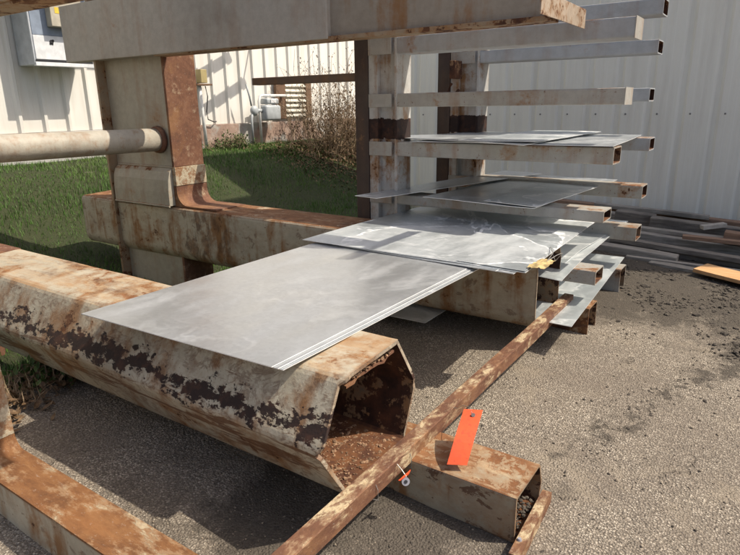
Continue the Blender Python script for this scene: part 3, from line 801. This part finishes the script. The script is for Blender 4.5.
# ------------------------------------------------------------------ base beams on the ground
def boxbeam(prof_outer, wall, x0, x1, mat, name, parent, loc, open_end=True, depth=.5):
    outer = rounded(prof_outer, .012, 2)
    cy = sum(p[0] for p in outer)/len(outer); cz = sum(p[1] for p in outer)/len(outer)
    wy = max(p[0] for p in outer)-min(p[0] for p in outer); wz = max(p[1] for p in outer)-min(p[1] for p in outer)
    inner = [(cy+(y-cy)*(1-2*wall/wy), cz+(z-cz)*(1-2*wall/wz)) for y, z in outer]
    bm = bmesh.new(); n = len(outer)
    A = [bm.verts.new((x0,y,z)) for y, z in outer]; B = [bm.verts.new((x1,y,z)) for y, z in outer]
    C_ = [bm.verts.new((x1,y,z)) for y, z in inner]; D = [bm.verts.new((x1-depth,y,z)) for y, z in inner]
    for i in range(n):
        j = (i+1)%n
        bm.faces.new((A[i],A[j],B[j],B[i])); bm.faces.new((B[i],B[j],C_[j],C_[i])); bm.faces.new((C_[i],C_[j],D[j],D[i]))
    bm.faces.new(D); bm.faces.new(A[::-1])
    iv = set(C_+D)
    for f in bm.faces:
        if all(v in iv for v in f.verts): f.material_index = 1
    w = MB(); w.bm.free(); w.bm = bm
    o = w.build(name, mat, parent, loc); o.data.materials.append(M['inside']); return o
# short base beam below the front arm
bb3 = thing('base_beam', 'short rusty box beam on the gravel under the front rail, end full of dirt', 'beam', (-.85, 2.0, -.06))
boxbeam([(1.90,-.072),(1.90,.138),(2.175,.138),(2.215,.03),(2.18,-.072)], .010, -1.6, -.635, M['base_rust'], 'box_section', bb3, (-.85,2,0), depth=.2)
pts = []
rd = random.Random(9)
for k in range(240):
    s = rd.uniform(.008,.024); f = rd.random()
    pts.append(((-.645-.16*f, rd.uniform(1.92,2.16), -.055+.10*f*rd.random()+rd.uniform(0,.02)), (s,s,s*.7), rd.uniform(0,6), rd.uniform(-.5,.5)))
o = scatter('dirt_fill', M['clod'], pts, ROCK); o.parent = bb3; o.location = -bb3.location; o['kind'] = 'stuff'
sb = thing('angle_bar', 'short loose rusty angle bar leaning on the mouth of the base beam', 'bar', (-.60, 2.0, -.06))
w = MB()
mt = Matrix.Translation((-.600,1.99,-.040)) @ Matrix.Rotation(math.radians(3),4,'Z') @ Matrix.Rotation(math.radians(-2),4,'X')
w.box(-.020,.020,-.22,.24,.020,.028,0,mt); w.box(.014,.020,-.22,.24,-.03,.019,0,mt)
w.build('angle_section', M['rust_bar'], sb, (-.6,2,-.06))
w = MB(); bmesh.ops.create_cone(w.bm, cap_ends=True, segments=14, radius1=.010, radius2=.007, depth=.008, matrix=Matrix.Translation((-.600,1.86,-.003))); w.build('bolt', M['spool'], sb, (-.6,1.86,-.03))

# nearest frame: column and base at the lower left
nf = thing('rack_frame', 'near rusty rack upright with filleted orange base beam at lower left', 'rack frame', (-2.6, .9, 0))
ny0, ny1 = .815, .985
w = MB(); w.box(-3.0, -2.562, ny0+.006, ny1-.006, zg(-2.8,.9)-.05, 2.2)
w.build('column', M['beam_back'], nf, (-2.8,.9,0))
w = MB(); w.box(-2.560, -2.545, ny0, ny1, .262, 2.2, .002)
w.build('column_flange', M['flange_pad'], nf, (-2.55,.9,1))
R_ = .085; prof = [(-2.560,.205),(-2.560,.26),(-2.545,.26)]
R_ = .06
prof = [(-2.560,.192),(-2.560,.26),(-2.545,.26)]
for k in range(8):
    a = math.pi + (math.pi/2)*k/7
    prof.append((-2.545+R_+R_*math.cos(a), .262+R_*math.sin(a)))
prof += [(-.95,.2005),(-.95,.192)]
w = MB(); w.prism(prof, 'y', ny0, ny1)
w.build('base_top', M['near_rust'], nf, (-2,.9,.2))
w = MB(); w.box(-2.56, -.95, ny0+.004, ny1-.004, -.11, .190, .004)
w.build('base', M['beam_back'], nf, (-2,.9,0))

# ------------------------------------------------------------------ far cantilever rack: two frames, many small arms
br = thing('cantilever_rack', 'tall slender rack with many off-white box arms holding sheets by the grey wall', 'rack', (-2.75, 4.9, 0))
def tubearm(x0, x1, y0, y1, z0, z1, mat, parent, closed=False):
    o = boxbeam([(y0,z0),(y0,z1),(y1,z1),(y1,z0)], .009, x0, x1, mat, 'arm', parent, (x0,y0,z0), depth=.5)
    if closed:
        w = MB(); w.box(x1+.0005, x1+.006, y0-.003, y1+.003, z0-.003, z1+.003, .001); w.build('end_plate', M['arm_paint'], o)
        e = list(o.children)[0]; e.location = -Vector((x0,y0,z0)); 
    return o
tops1 = [(2.105,.125,-.855),(1.680,.105,-.875),(1.300,.115,-.905),(.868,.082,-.93),(.435,.105,-.945)]
for z, h, xe in tops1:
    tubearm(-2.60, xe, 4.22, 4.44, z-h, z, M['arm_blue'] if z > 2 else M['arm_paint'], br, z > 1.5)
tubearm(-2.60, -.965, 4.215, 4.445, -.06, .155, M['base_rust'], br)['label'] = 'rusty base beam lying on the ground'
tops2 = [(2.36,.12,-.90),(2.060,.105,-.905),(1.695,.105,-.93),(1.300,.105,-.885),(.905,.11,-.90),(.545,.12,-.91),(.16,.22,-1.0)]
for z, h, xe in tops2:
    tubearm(-2.42, xe, 5.40, 5.62, z-h, z, M['arm_blue'] if z > 1 else M['arm_paint'], br)
def rackcol(y, s, ztop, parent):
    xl = -2.60 if s == 0 else -2.42
    wdt = (.275, .30)[s]
    w = MB()
    w.box(xl-wdt, xl-wdt+.085, y, y+.22, -.1, ztop, .003)
    w.box(xl-wdt+.086, xl-.028, y+.05, y+.17, -.1, ztop)
    w.box(xl-.027, xl-.002, y, y+.22, -.1, ztop, .002)
    w.build('column', M['rack_col'], parent, (xl-.1, y, 0))
    w = MB(); w.box(xl-wdt-.135, xl-wdt-.004, y-.01, y+.23, -.1, ztop+.3, .004)
    w.build('back_post', M['dark_post'], parent, (xl-wdt-.07, y, 0))
    for z, h, xe in (tops1 if s == 0 else tops2)[:-1 if s else None]:
        w = MB(); w.box(xl-wdt+.002, xl-.05, y-.012, y-.001, z-h, z, .003)
        w.build('bracket', M['arm_paint'], parent, (xl-.15, y, z))
rackcol(4.22, 0, 2.5, br); rackcol(5.40, 1, 2.7, br)
w = MB(); w.box(-4.25, -3.015, 4.26, 4.36, 1.79, 1.855, .004); w.build('rear_arm', M['rail_brown'], br, (-3.6,4.3,1.8))
w = MB()
w.box(-2.66,-2.60,5.25,5.399,1.82,1.98,.004); w.tube([(-2.66,5.30,1.78),(-2.70,5.30,1.70),(-2.64,5.30,1.66),(-2.58,5.30,1.72)], .016, 8)
w.build('clamp', M['rust_dark'], br, (-2.6,5.3,1.8))

# ------------------------------------------------------------------ metal sheets
def quad_sheet(name, c, z, mat, label, group, th=.0035, nx=14, ny=14, warp=.006, seed=0, droop=None, round_c=0.0, zs=None):
    """c: four corners (x,y) in order near-left, near-right, far-right, far-left"""
    bm = bmesh.new()
    C_ = [Vector((*p, 0)) for p in c]
    G = {}
    for i in range(nx+1):
        for j in range(ny+1):
            u, v = i/nx, j/ny
            p = C_[0]*(1-u)*(1-v)+C_[1]*u*(1-v)+C_[2]*u*v+C_[3]*(1-u)*v
            dz = warp*mnoise.noise(Vector((p.x*1.4+seed*7, p.y*1.4, seed)))
            zz = z + dz
            if zs: zz += zs[0]*(1-u)*(1-v)+zs[1]*u*(1-v)+zs[2]*u*v+zs[3]*(1-u)*v
            if droop: zz += droop(u, v)
            G[i,j] = (p.x, p.y, zz)
    T = {k: bm.verts.new(p) for k, p in G.items()}
    B = {k: bm.verts.new((p[0],p[1],p[2]-th)) for k, p in G.items()}
    for i in range(nx):
        for j in range(ny):
            bm.faces.new((T[i,j],T[i+1,j],T[i+1,j+1],T[i,j+1])); bm.faces.new((B[i,j],B[i,j+1],B[i+1,j+1],B[i+1,j]))
    for i in range(nx):
        bm.faces.new((B[i,0],B[i+1,0],T[i+1,0],T[i,0])); bm.faces.new((T[i,ny],T[i+1,ny],B[i+1,ny],B[i,ny]))
    for j in range(ny):
        bm.faces.new((T[0,j],T[0,j+1],B[0,j+1],B[0,j])); bm.faces.new((B[nx,j],B[nx,j+1],T[nx,j+1],T[nx,j]))
    w = MB(); w.bm.free(); w.bm = bm
    ctr = sum(C_, Vector())/4
    o = w.build(name, mat, None, (ctr.x, ctr.y, z)); o.data.materials.append(M['edge'])
    for p in o.data.polygons:
        if abs(p.normal.z) < .3: p.material_index = 1
    for p in o.data.polygons: p.use_smooth = p.material_index == 0
    rim = {k for p in o.data.polygons if p.material_index == 1 for k in p.edge_keys}
    for e in o.data.edges:
        if e.key in rim: e.use_edge_sharp = True
    return tag(o, label, 'metal sheet', group)
GS = 'metal sheets laid on the racks'
ZA = .689
# front stack on the two heavy arms
quad_sheet('metal_sheet', [(-2.545,1.385),(-1.372,1.435),(-1.315,3.86),(-2.53,3.88)], ZA-.0105, M['sheet_c'], 'lowest of the dull sheets in the front stack, its edge showing beyond the top one', GS, warp=.002, seed=1)
quad_sheet('metal_sheet', [(-2.55,1.375),(-1.388,1.425),(-1.335,3.86),(-2.54,3.88)], ZA-.005, M['sheet_a'], 'middle sheet of the front stack, a thin bright edge under the top sheet', GS, warp=.002, seed=1)
quad_sheet('metal_sheet', [(-2.56,1.365),(-1.41,1.415),(-1.362,3.86),(-2.55,3.88)], ZA, M['sheet_a'], 'large dull grey top sheet nearest the camera, across the front arm', GS, warp=.002, seed=1)
zb = ZA+.008
quad_sheet('metal_sheet', [(-2.40,3.06),(-1.10,2.995),(-1.12,4.7),(-2.4,4.6)], zb, M['sheet_c'], 'grey sheet peeking out below the big stained sheet along its front edge', GS, warp=.003, seed=2)
quad_sheet('metal_sheet', [(-2.45,3.10),(-1.20,2.985),(-1.2,4.5),(-2.4,4.5)], zb+.004, M['sheet_c'], 'dark edged sheet sandwiched below the big stained sheet', GS, warp=.003, seed=2)
quad_sheet('metal_sheet', [(-2.64,3.03),(-1.045,3.03),(-1.09,4.93),(-2.60,4.62)], zb+.010, M['sheet_b'], 'big pale galvanised sheet with white water stains lying over the rear arm', GS, warp=.007, seed=3)
quad_sheet('metal_sheet', [(-1.47,3.045),(-1.05,3.035),(-1.095,4.90),(-1.42,4.86)], zb+.0160, M['sheet_b'], 'narrow galvanised strip on the right edge of the big stained sheet', GS, warp=.004, seed=3, th=.0015)
# shelf 3 (eye-level shelf)
z3 = 1.312
quad_sheet('metal_sheet', [(-2.45,4.17),(-.90,4.16),(-1.0,5.66),(-2.35,5.66)], z3, M['sheet_c'], 'grey sheet on the eye-level shelf of the far rack, reaching the arm ends', GS, warp=.006, seed=4)
quad_sheet('metal_sheet', [(-2.84,4.42),(-1.43,3.95),(-1.40,5.30),(-2.55,5.62)], z3+.012, M['sheet_c'], 'crooked dark sheet at the left of the eye-level shelf', GS, warp=.010, seed=5)
quad_sheet('metal_sheet', [(-2.0,4.12),(-1.40,4.08),(-1.35,5.70),(-1.95,5.74)], z3+.024, M['sheet_b'], 'pale streaked sheet in the middle of the eye-level shelf', GS, warp=.006, seed=6)
# shelf 4
z4 = .882
quad_sheet('metal_sheet', [(-2.30,4.12),(-1.36,4.05),(-1.22,5.95),(-2.20,6.0)], z4, M['sheet_c'], 'grey sheet on the shelf just above the big stained sheet, half in sun', GS, warp=.010, seed=7)
quad_sheet('metal_sheet', [(-2.74,3.80),(-2.52,3.78),(-1.95,5.95),(-2.38,6.05)], z4+.022, M['sheet_c'], 'narrow dark strip with pointed left tip lying slantwise on the shelf', GS, warp=.006, seed=8)
quad_sheet('metal_sheet', [(-1.78,4.13),(-1.345,4.04),(-1.24,5.2),(-1.66,5.3)], z4+.012, M['sheet_b'], 'bright narrow sheet overhanging the front of the shelf above the big stained sheet', GS, warp=.006, seed=9)
# shelf 5
z5 = .45
quad_sheet('metal_sheet', [(-2.3,3.96),(-1.10,3.93),(-1.13,6.20),(-2.3,6.2)], z5, M['sheet_d'], 'pale sheet with drooping corner on the low shelf under the big stained sheet', GS, warp=.010, seed=10, droop=lambda u, v: -.035*max(0,1-v*3.5)*max(0,u-.55)/.45)
quad_sheet('metal_sheet', [(-2.2,4.08),(-1.20,4.05),(-1.135,5.9),(-2.2,6.0)], z5+.014, M['sheet_b'], 'white streaked upper sheet of the low shelf pair', GS, warp=.010, seed=11, droop=lambda u, v: -.030*max(0,1-v*3.0)*max(0,u-.55)/.45)
# lowest shelf
quad_sheet('metal_sheet', [(-1.9,3.76),(-.955,3.73),(-1.055,5.80),(-1.95,5.8)], .178, M['sheet_d'], 'bluish sheet on the lowest base beams with its corner near the rail end', GS, warp=.006, seed=12)
quad_sheet('metal_sheet', [(-2.9,3.47),(-1.90,3.46),(-1.90,3.86),(-2.9,3.86)], .098, M['sheet_d'], 'small pale sheet low in the shade under the rear heavy arm', GS, warp=.006, seed=13)

# ------------------------------------------------------------------ small things on the rack
ot = thing('paper_tag', 'bright orange card tag hanging from the angle-iron rail', 'tag', (-1.0, 2.3, .2))
def cardpoly(name, corners, nrm, mat, parent, bend=.0, n=8):
    """card hanging between a top and a bottom edge"""
    bm = bmesh.new(); tl, tr, br_, bl = [Vector(p) for p in corners]
    nv = Vector(nrm).normalized(); rows = []
    for i in range(n+1):
        f = i/n; off = nv*(bend*math.sin(f*math.pi))
        rows.append([bm.verts.new(tl.lerp(bl, f)+off), bm.verts.new(tr.lerp(br_, f)+off)])
    for a, b in zip(rows[:-1], rows[1:]): bm.faces.new((a[0],a[1],b[1],b[0]))
    w = MB(); w.bm.free(); w.bm = bm
    o = w.build(name, mat, parent, tuple(parent.location))
    md = o.modifiers.new('thick', 'SOLIDIFY'); md.thickness = .0006; md.offset = 0
    return o
TAGPTS = [(-.983,2.155,.30),(-.909,2.192,.30),(-.87,1.956,.168),(-.942,1.917,.168)]
cardpoly('card', TAGPTS, (.3,-.7,.6), M['orange'], ot, .022)
w = MB(); bmesh.ops.create_cone(w.bm, cap_ends=True, segments=18, radius1=.009, radius2=.009, depth=.004, matrix=Matrix.Translation((-.931,2.139,.294)) @ Vector((.55,-.75,.6)).to_track_quat('Z','Y').to_matrix().to_4x4()); w.build('eyelet', M['eyelet'], ot, (-.934,2.146,.29))
w = MB(); w.tube([(-.934,2.140,.292),(-.965,2.18,.30),(-1.03,2.25,.26),(-1.085,2.30,.205),(-1.12,2.31,.198)], .0015, 6); w.build('wire', M['wire'], ot, (-1,2.2,.2))
sp = thing('washer_tie', 'small grey plastic washer on orange tape hanging under the rail', 'washer', (-1.06, 1.76, .15))
q = Vector((1,-.9,.5)).to_track_quat('Z','Y').to_matrix().to_4x4()
w = MB()
bmesh.ops.create_cone(w.bm, cap_ends=True, segments=22, radius1=.017, radius2=.017, depth=.007, matrix=Matrix.Translation((-1.05,1.765,.135)) @ q); w.build('washer', M['spool'], sp, (-1.05,1.76,.14))
w = MB(); bmesh.ops.create_cone(w.bm, cap_ends=True, segments=14, radius1=.007, radius2=.007, depth=.012, matrix=Matrix.Translation((-1.05,1.765,.135)) @ q); w.build('hub', M['black'], sp, (-1.05,1.76,.14))
cardpoly('tape', [(-1.06,1.725,.160),(-1.05,1.805,.168),(-1.052,1.79,.150),(-1.06,1.745,.147)], (1,-.5,.2), M['orange'], sp, .003, 3)
w = MB(); w.tube([(-1.05,1.77,.155),(-1.075,1.775,.175),(-1.10,1.78,.189)], .0018, 6); w.build('tie', M['wire'], sp, (-1.05,1.77,.16))
yt = thing('paper_tag', 'crumpled yellow card tag wired to the corner of the big stained sheet', 'tag', (-1.0, 3.25, .71))
bm = bmesh.new(); G = {}
for i in range(9):
    for j in range(7):
        u, v = i/8, j/6
        x = -1.055 + .085*u; y = 3.08 + .21*v + .03*u
        z = zb+.024 + .016*abs(mnoise.noise(Vector((u*3.2, v*3.2, 2)))) + (.0 if u < .6 else -.02*(u-.6))
        G[i,j] = bm.verts.new((x + .012*mnoise.noise(Vector((v*4,u*2,7))), y + .02*mnoise.noise(Vector((u*5,v*2,3))), z))
for i in range(8):
    for j in range(6): bm.faces.new((G[i,j],G[i+1,j],G[i+1,j+1],G[i,j+1]))
w = MB(); w.bm.free(); w.bm = bm
o = w.build('card', M['ytag'], yt, (-1.0,3.25,.71)); md = o.modifiers.new('thick','SOLIDIFY'); md.thickness = .0006
w = MB(); w.tube([(-1.0,3.28,.725),(-.985,3.38,.735),(-1.0,3.55,.71),(-1.05,3.68,.66),(-1.10,3.75,.60),(-1.15,3.85,.62)], .0022, 6); w.tube([(-1.0,3.25,.725),(-1.02,3.42,.735),(-1.09,3.60,.725),(-1.15,3.68,.68)], .0022, 6); w.build('wire', M['wire'], yt, (-1,3.4,.7))

# ------------------------------------------------------------------ timber pile by the grey wall
GT = 'old timbers piled along the grey wall'
def timber(x0, x1, y, z, wd, ht, rz, mat, label, name='timber', roll=0, group=GT, pitch=0):
    w = MB(); L_ = x1-x0
    mtx = Matrix.Rotation(roll, 4, 'X')
    w.box(-L_/2, L_/2, -wd/2, wd/2, -ht/2, ht/2, min(wd,ht)*.06, mtx)
    bmesh.ops.subdivide_edges(w.bm, edges=[e for e in w.bm.edges if e.calc_length() > L_*.6], cuts=8)
    for v in w.bm.verts: v.co += Vector((0, .012*mnoise.noise(Vector((v.co.x*1.5, y, z))), .010*mnoise.noise(Vector((v.co.x*1.5, y+9, z)))))
    o = w.build(name, mat)
    o.location = ((x0+x1)/2, y, z); o.rotation_euler = (0, pitch, rz)
    return tag(o, label, 'timber', group)
P2 = .05
timber(-3.4, .9, 8.66, .085, .16, .16, 0, M['wood_brown'], 'long brown timber along the foot of the grey wall', pitch=P2)
timber(-2.6, -.2, 8.36, .06, .15, .15, .01, M['wood_grey'], 'grey timber just in front of the long brown wall-foot timber', pitch=P2)
timber(-1.62, -1.15, 8.02, .16, .17, .15, .05, M['wood_dark'], 'short dark block with blunt end on top of the timber pile', pitch=P2)
timber(-1.18, .7, 7.86, .10, .17, .16, -.02, M['wood_dark'], 'long dark timber on top of the pile right of the dark block', pitch=P2)
timber(-2.3, .9, 7.50, -.01, .17, .17, .015, M['wood_grey'], 'thick weathered grey timber running the full width of the pile', pitch=P2)
timber(-2.2, -.95, 7.22, -.02, .14, .14, .03, M['wood_dark'], 'dark half-length timber in front of the thick grey one', pitch=P2)
timber(-1.9, -.72, 6.86, -.035, .17, .15, -.03, M['wood_grey'], 'front grey timber with a squared end at mid pile', pitch=P2)
timber(-.92, .8, 7.10, -.055, .14, .12, .02, M['wood_dark'], 'low dark timber at the front right of the pile', pitch=P2)
timber(-2.5, -.4, 8.14, -.0, .16, .14, .0, M['wood_dark'], 'dark timber at the bottom of the pile behind the others', pitch=P2)
rt = random.Random(31)
VAR = ['short weathered board stub poking out of the pile at lower left', 'thin grey plank lying crooked on the thick grey timber', 'split grey board near the wall above the other timbers',
       'thin dark plank low between the front timbers', 'slim pale grey batten along the front of the pile', 'crooked brown plank across the right part of the pile', 'short grey board on the ground before the squared timber']
for k, (xa, xb, y, z, wd_, ht_, rz_, mt_) in enumerate(((-2.0,-1.35,7.0,.07,.12,.05,.18,'wood_grey'),(-1.3,.2,7.58,.10,.13,.04,-.05,'wood_grey'),(-2.0,-.6,8.5,.19,.12,.05,.04,'wood_grey'),
        (-1.6,.3,7.02,.03,.12,.05,-.03,'wood_dark'),(-1.2,.5,6.72,-.06,.07,.05,.05,'wood_grey'),(-.75,.5,7.36,.115,.11,.04,.12,'wood_brown'),(-.95,-.25,6.58,-.06,.13,.035,-.15,'wood_grey'))):
    timber(xa, xb, y, z, wd_, ht_, rz_, M[mt_], VAR[k], pitch=P2+rt.uniform(-.03,.03))
timber(-.62, -.36, 7.72, .205, .09, .045, .55, M['wood_pale'], 'small pale offcut lying slantwise on the pile', 'offcut', group=None, pitch=-.12)
timber(-.36, .05, 7.50, .135, .16, .12, .0, M['wood_brown'], 'short reddish brown block on the pile at the right', 'wood_block', group=None, pitch=P2)
timber(-.50, .45, 6.36, -.035, .30, .035, -.33, M['wood_orange'], 'fresh orange board lying in the sun in front of the pile', 'board', group=None, pitch=.06)
for x, y, s, lab in ((-.33,6.75,.10,'pale stone beside the orange board, the larger one'),(-.47,6.72,.07,'pale stone left of the orange board, the smaller one')):
    w = MB(); bmesh.ops.create_icosphere(w.bm, subdivisions=2, radius=s/2)
    for v in w.bm.verts: v.co *= 1+.25*mnoise.noise(v.co*30+Vector((x,y,0)))
    for v in w.bm.verts: v.co.z *= .6
    o = w.build('stone', M['pebble']); o.location = (x,y,zg(x,y)+s*.2); tag(o, lab, 'stone')
w = MB()
for k in range(5): w.tube([(-1.45+.02*k,1.0,0),(-1.4,1.1,0)], .001, 4) if False else None
w.bm.free()

# ------------------------------------------------------------------ shrubs
def twiggy(name, label, cx, cy, rx, ry, h, n, seed, leaves, leafmat):
    rd = random.Random(seed)
    t = thing(name, label, 'shrub', (cx, cy, zg(cx,cy)))
    w = MB(); tips = []
    for k in range(n):
        x = cx+rd.gauss(0, rx*.45); y = cy+rd.gauss(0, ry*.45)
        p = Vector((x, y, zg(x,y)-.02)); d = Vector((rd.gauss(0,.30), rd.gauss(0,.35), 1)).normalized()
        hh = h*rd.uniform(.45,1.05); P = [p]; steps = 6
        for s in range(steps):
            d = (d+Vector((rd.gauss(0,.17),rd.gauss(0,.17),rd.gauss(-.02,.1)))).normalized(); p = p+d*hh/steps; P.append(p.copy())
            if s > 0 and rd.random() < .75:
                b = (d+Vector((rd.gauss(0,.6),rd.gauss(0,.6),rd.gauss(.1,.3)))).normalized(); q = p+b*hh*rd.uniform(.12,.3)
                q2 = q+(b+Vector((rd.gauss(0,.4),rd.gauss(0,.4),.1))).normalized()*hh*.12
                w.tube([p,q,q2], [.0045,.003,.0015], 4, False); tips += [q, q2, p.lerp(q,.5)]
        w.tube(P, [.009*(1-.75*i/steps) for i in range(steps+1)], 5, False); tips += P[2:]
    w.build('stems', M['twig'], t, (cx,cy,zg(cx,cy)))
    pts = []
    for k in range(leaves):
        q = rd.choice(tips); s = rd.uniform(.025,.06)
        pts.append(((q.x+rd.gauss(0,.04),q.y+rd.gauss(0,.04),q.z+rd.gauss(0,.03)), (s,s,s), rd.uniform(0,6.3), rd.uniform(-1.5,1.5)))
    o = scatter('foliage', leafmat, pts, LEAF); o.parent = t; o.location = -t.location
    return t
twiggy('dry_shrub', 'tall leafless tan shrub against the cream wall beside the dark post', -8.6, 11.4, .6, .85, 1.9, 85, 21, 2400, M['dead'])
twiggy('dry_shrub', 'broad brown brambles in front of the plinth right of the vent', -8.1, 10.9, .8, 1.0, 1.0, 85, 22, 3600, M['dead'])
twiggy('climbing_weed', 'thin bare climbing stems over the louvred vent', -9.75, 11.2, .08, .55, 1.7, 14, 23, 160, M['dead'])
twiggy('weed_clump', 'green weed clump at the plinth under the conduit riser', -9.5, 8.9, .25, .6, .35, 40, 24, 900, M['weed'])
twiggy('weed_clump', 'dark green weed clump at the plinth below the brace pipe', -9.6, 6.6, .2, .45, .38, 34, 25, 800, M['weed'])
twiggy('weed_clump', 'low weed clump at the asphalt edge among dead leaves', -3.35, 1.62, .15, .22, .16, 26, 26, 260, M['weed'])

# ------------------------------------------------------------------ camera, light, world
cam = bpy.data.cameras.new('camera'); co = bpy.data.objects.new('camera', cam); COL.objects.link(co)
yaw, pitch, roll = [math.radians(a) for a in (34.41641046, 16.398378, -0.85976635)]
cy_, sy_, cp_, sp_ = math.cos(yaw), math.sin(yaw), math.cos(pitch), math.sin(pitch)
fv = Vector((-sy_*cp_, cy_*cp_, -sp_)); rv = Vector((cy_, sy_, 0)); uv = rv.cross(fv)
r2 = rv*math.cos(roll)+uv*math.sin(roll); u2 = -rv*math.sin(roll)+uv*math.cos(roll)
co.matrix_world = Matrix(((r2.x,u2.x,-fv.x,0),(r2.y,u2.y,-fv.y,0),(r2.z,u2.z,-fv.z,1.6),(0,0,0,1)))
cam.sensor_width = 36; cam.lens = 588.52/740*36; cam.clip_start = .05; cam.clip_end = 2000
SC.camera = co

SUN = Vector((.67,.37,1.0)).normalized()
sl = bpy.data.lights.new('sun', 'SUN'); so = bpy.data.objects.new('sun', sl); COL.objects.link(so)
sl.energy = 5.0; sl.angle = math.radians(.5); sl.color = (1.0,.91,.76)
so.rotation_euler = SUN.to_track_quat('Z','Y').to_euler(); so.location = (6,6,12)
wd = bpy.data.worlds.new('World'); SC.world = wd; wd.use_nodes = True
nt = wd.node_tree; bg = nt.nodes['Background']
sky = nt.nodes.new('ShaderNodeTexSky'); sky.sky_type = 'NISHITA'; sky.sun_disc = False
sky.sun_elevation = math.asin(SUN.z); sky.sun_rotation = math.atan2(SUN.x, SUN.y)
sky.air_density = 1.0; sky.dust_density = 4.0; sky.ozone_density = .6
nt.links.new(sky.outputs[0], bg.inputs[0]); bg.inputs[1].default_value = .148
SC.view_settings.view_transform = 'Standard'; SC.view_settings.look = 'None'; SC.view_settings.exposure = 0; SC.view_settings.gamma = 1
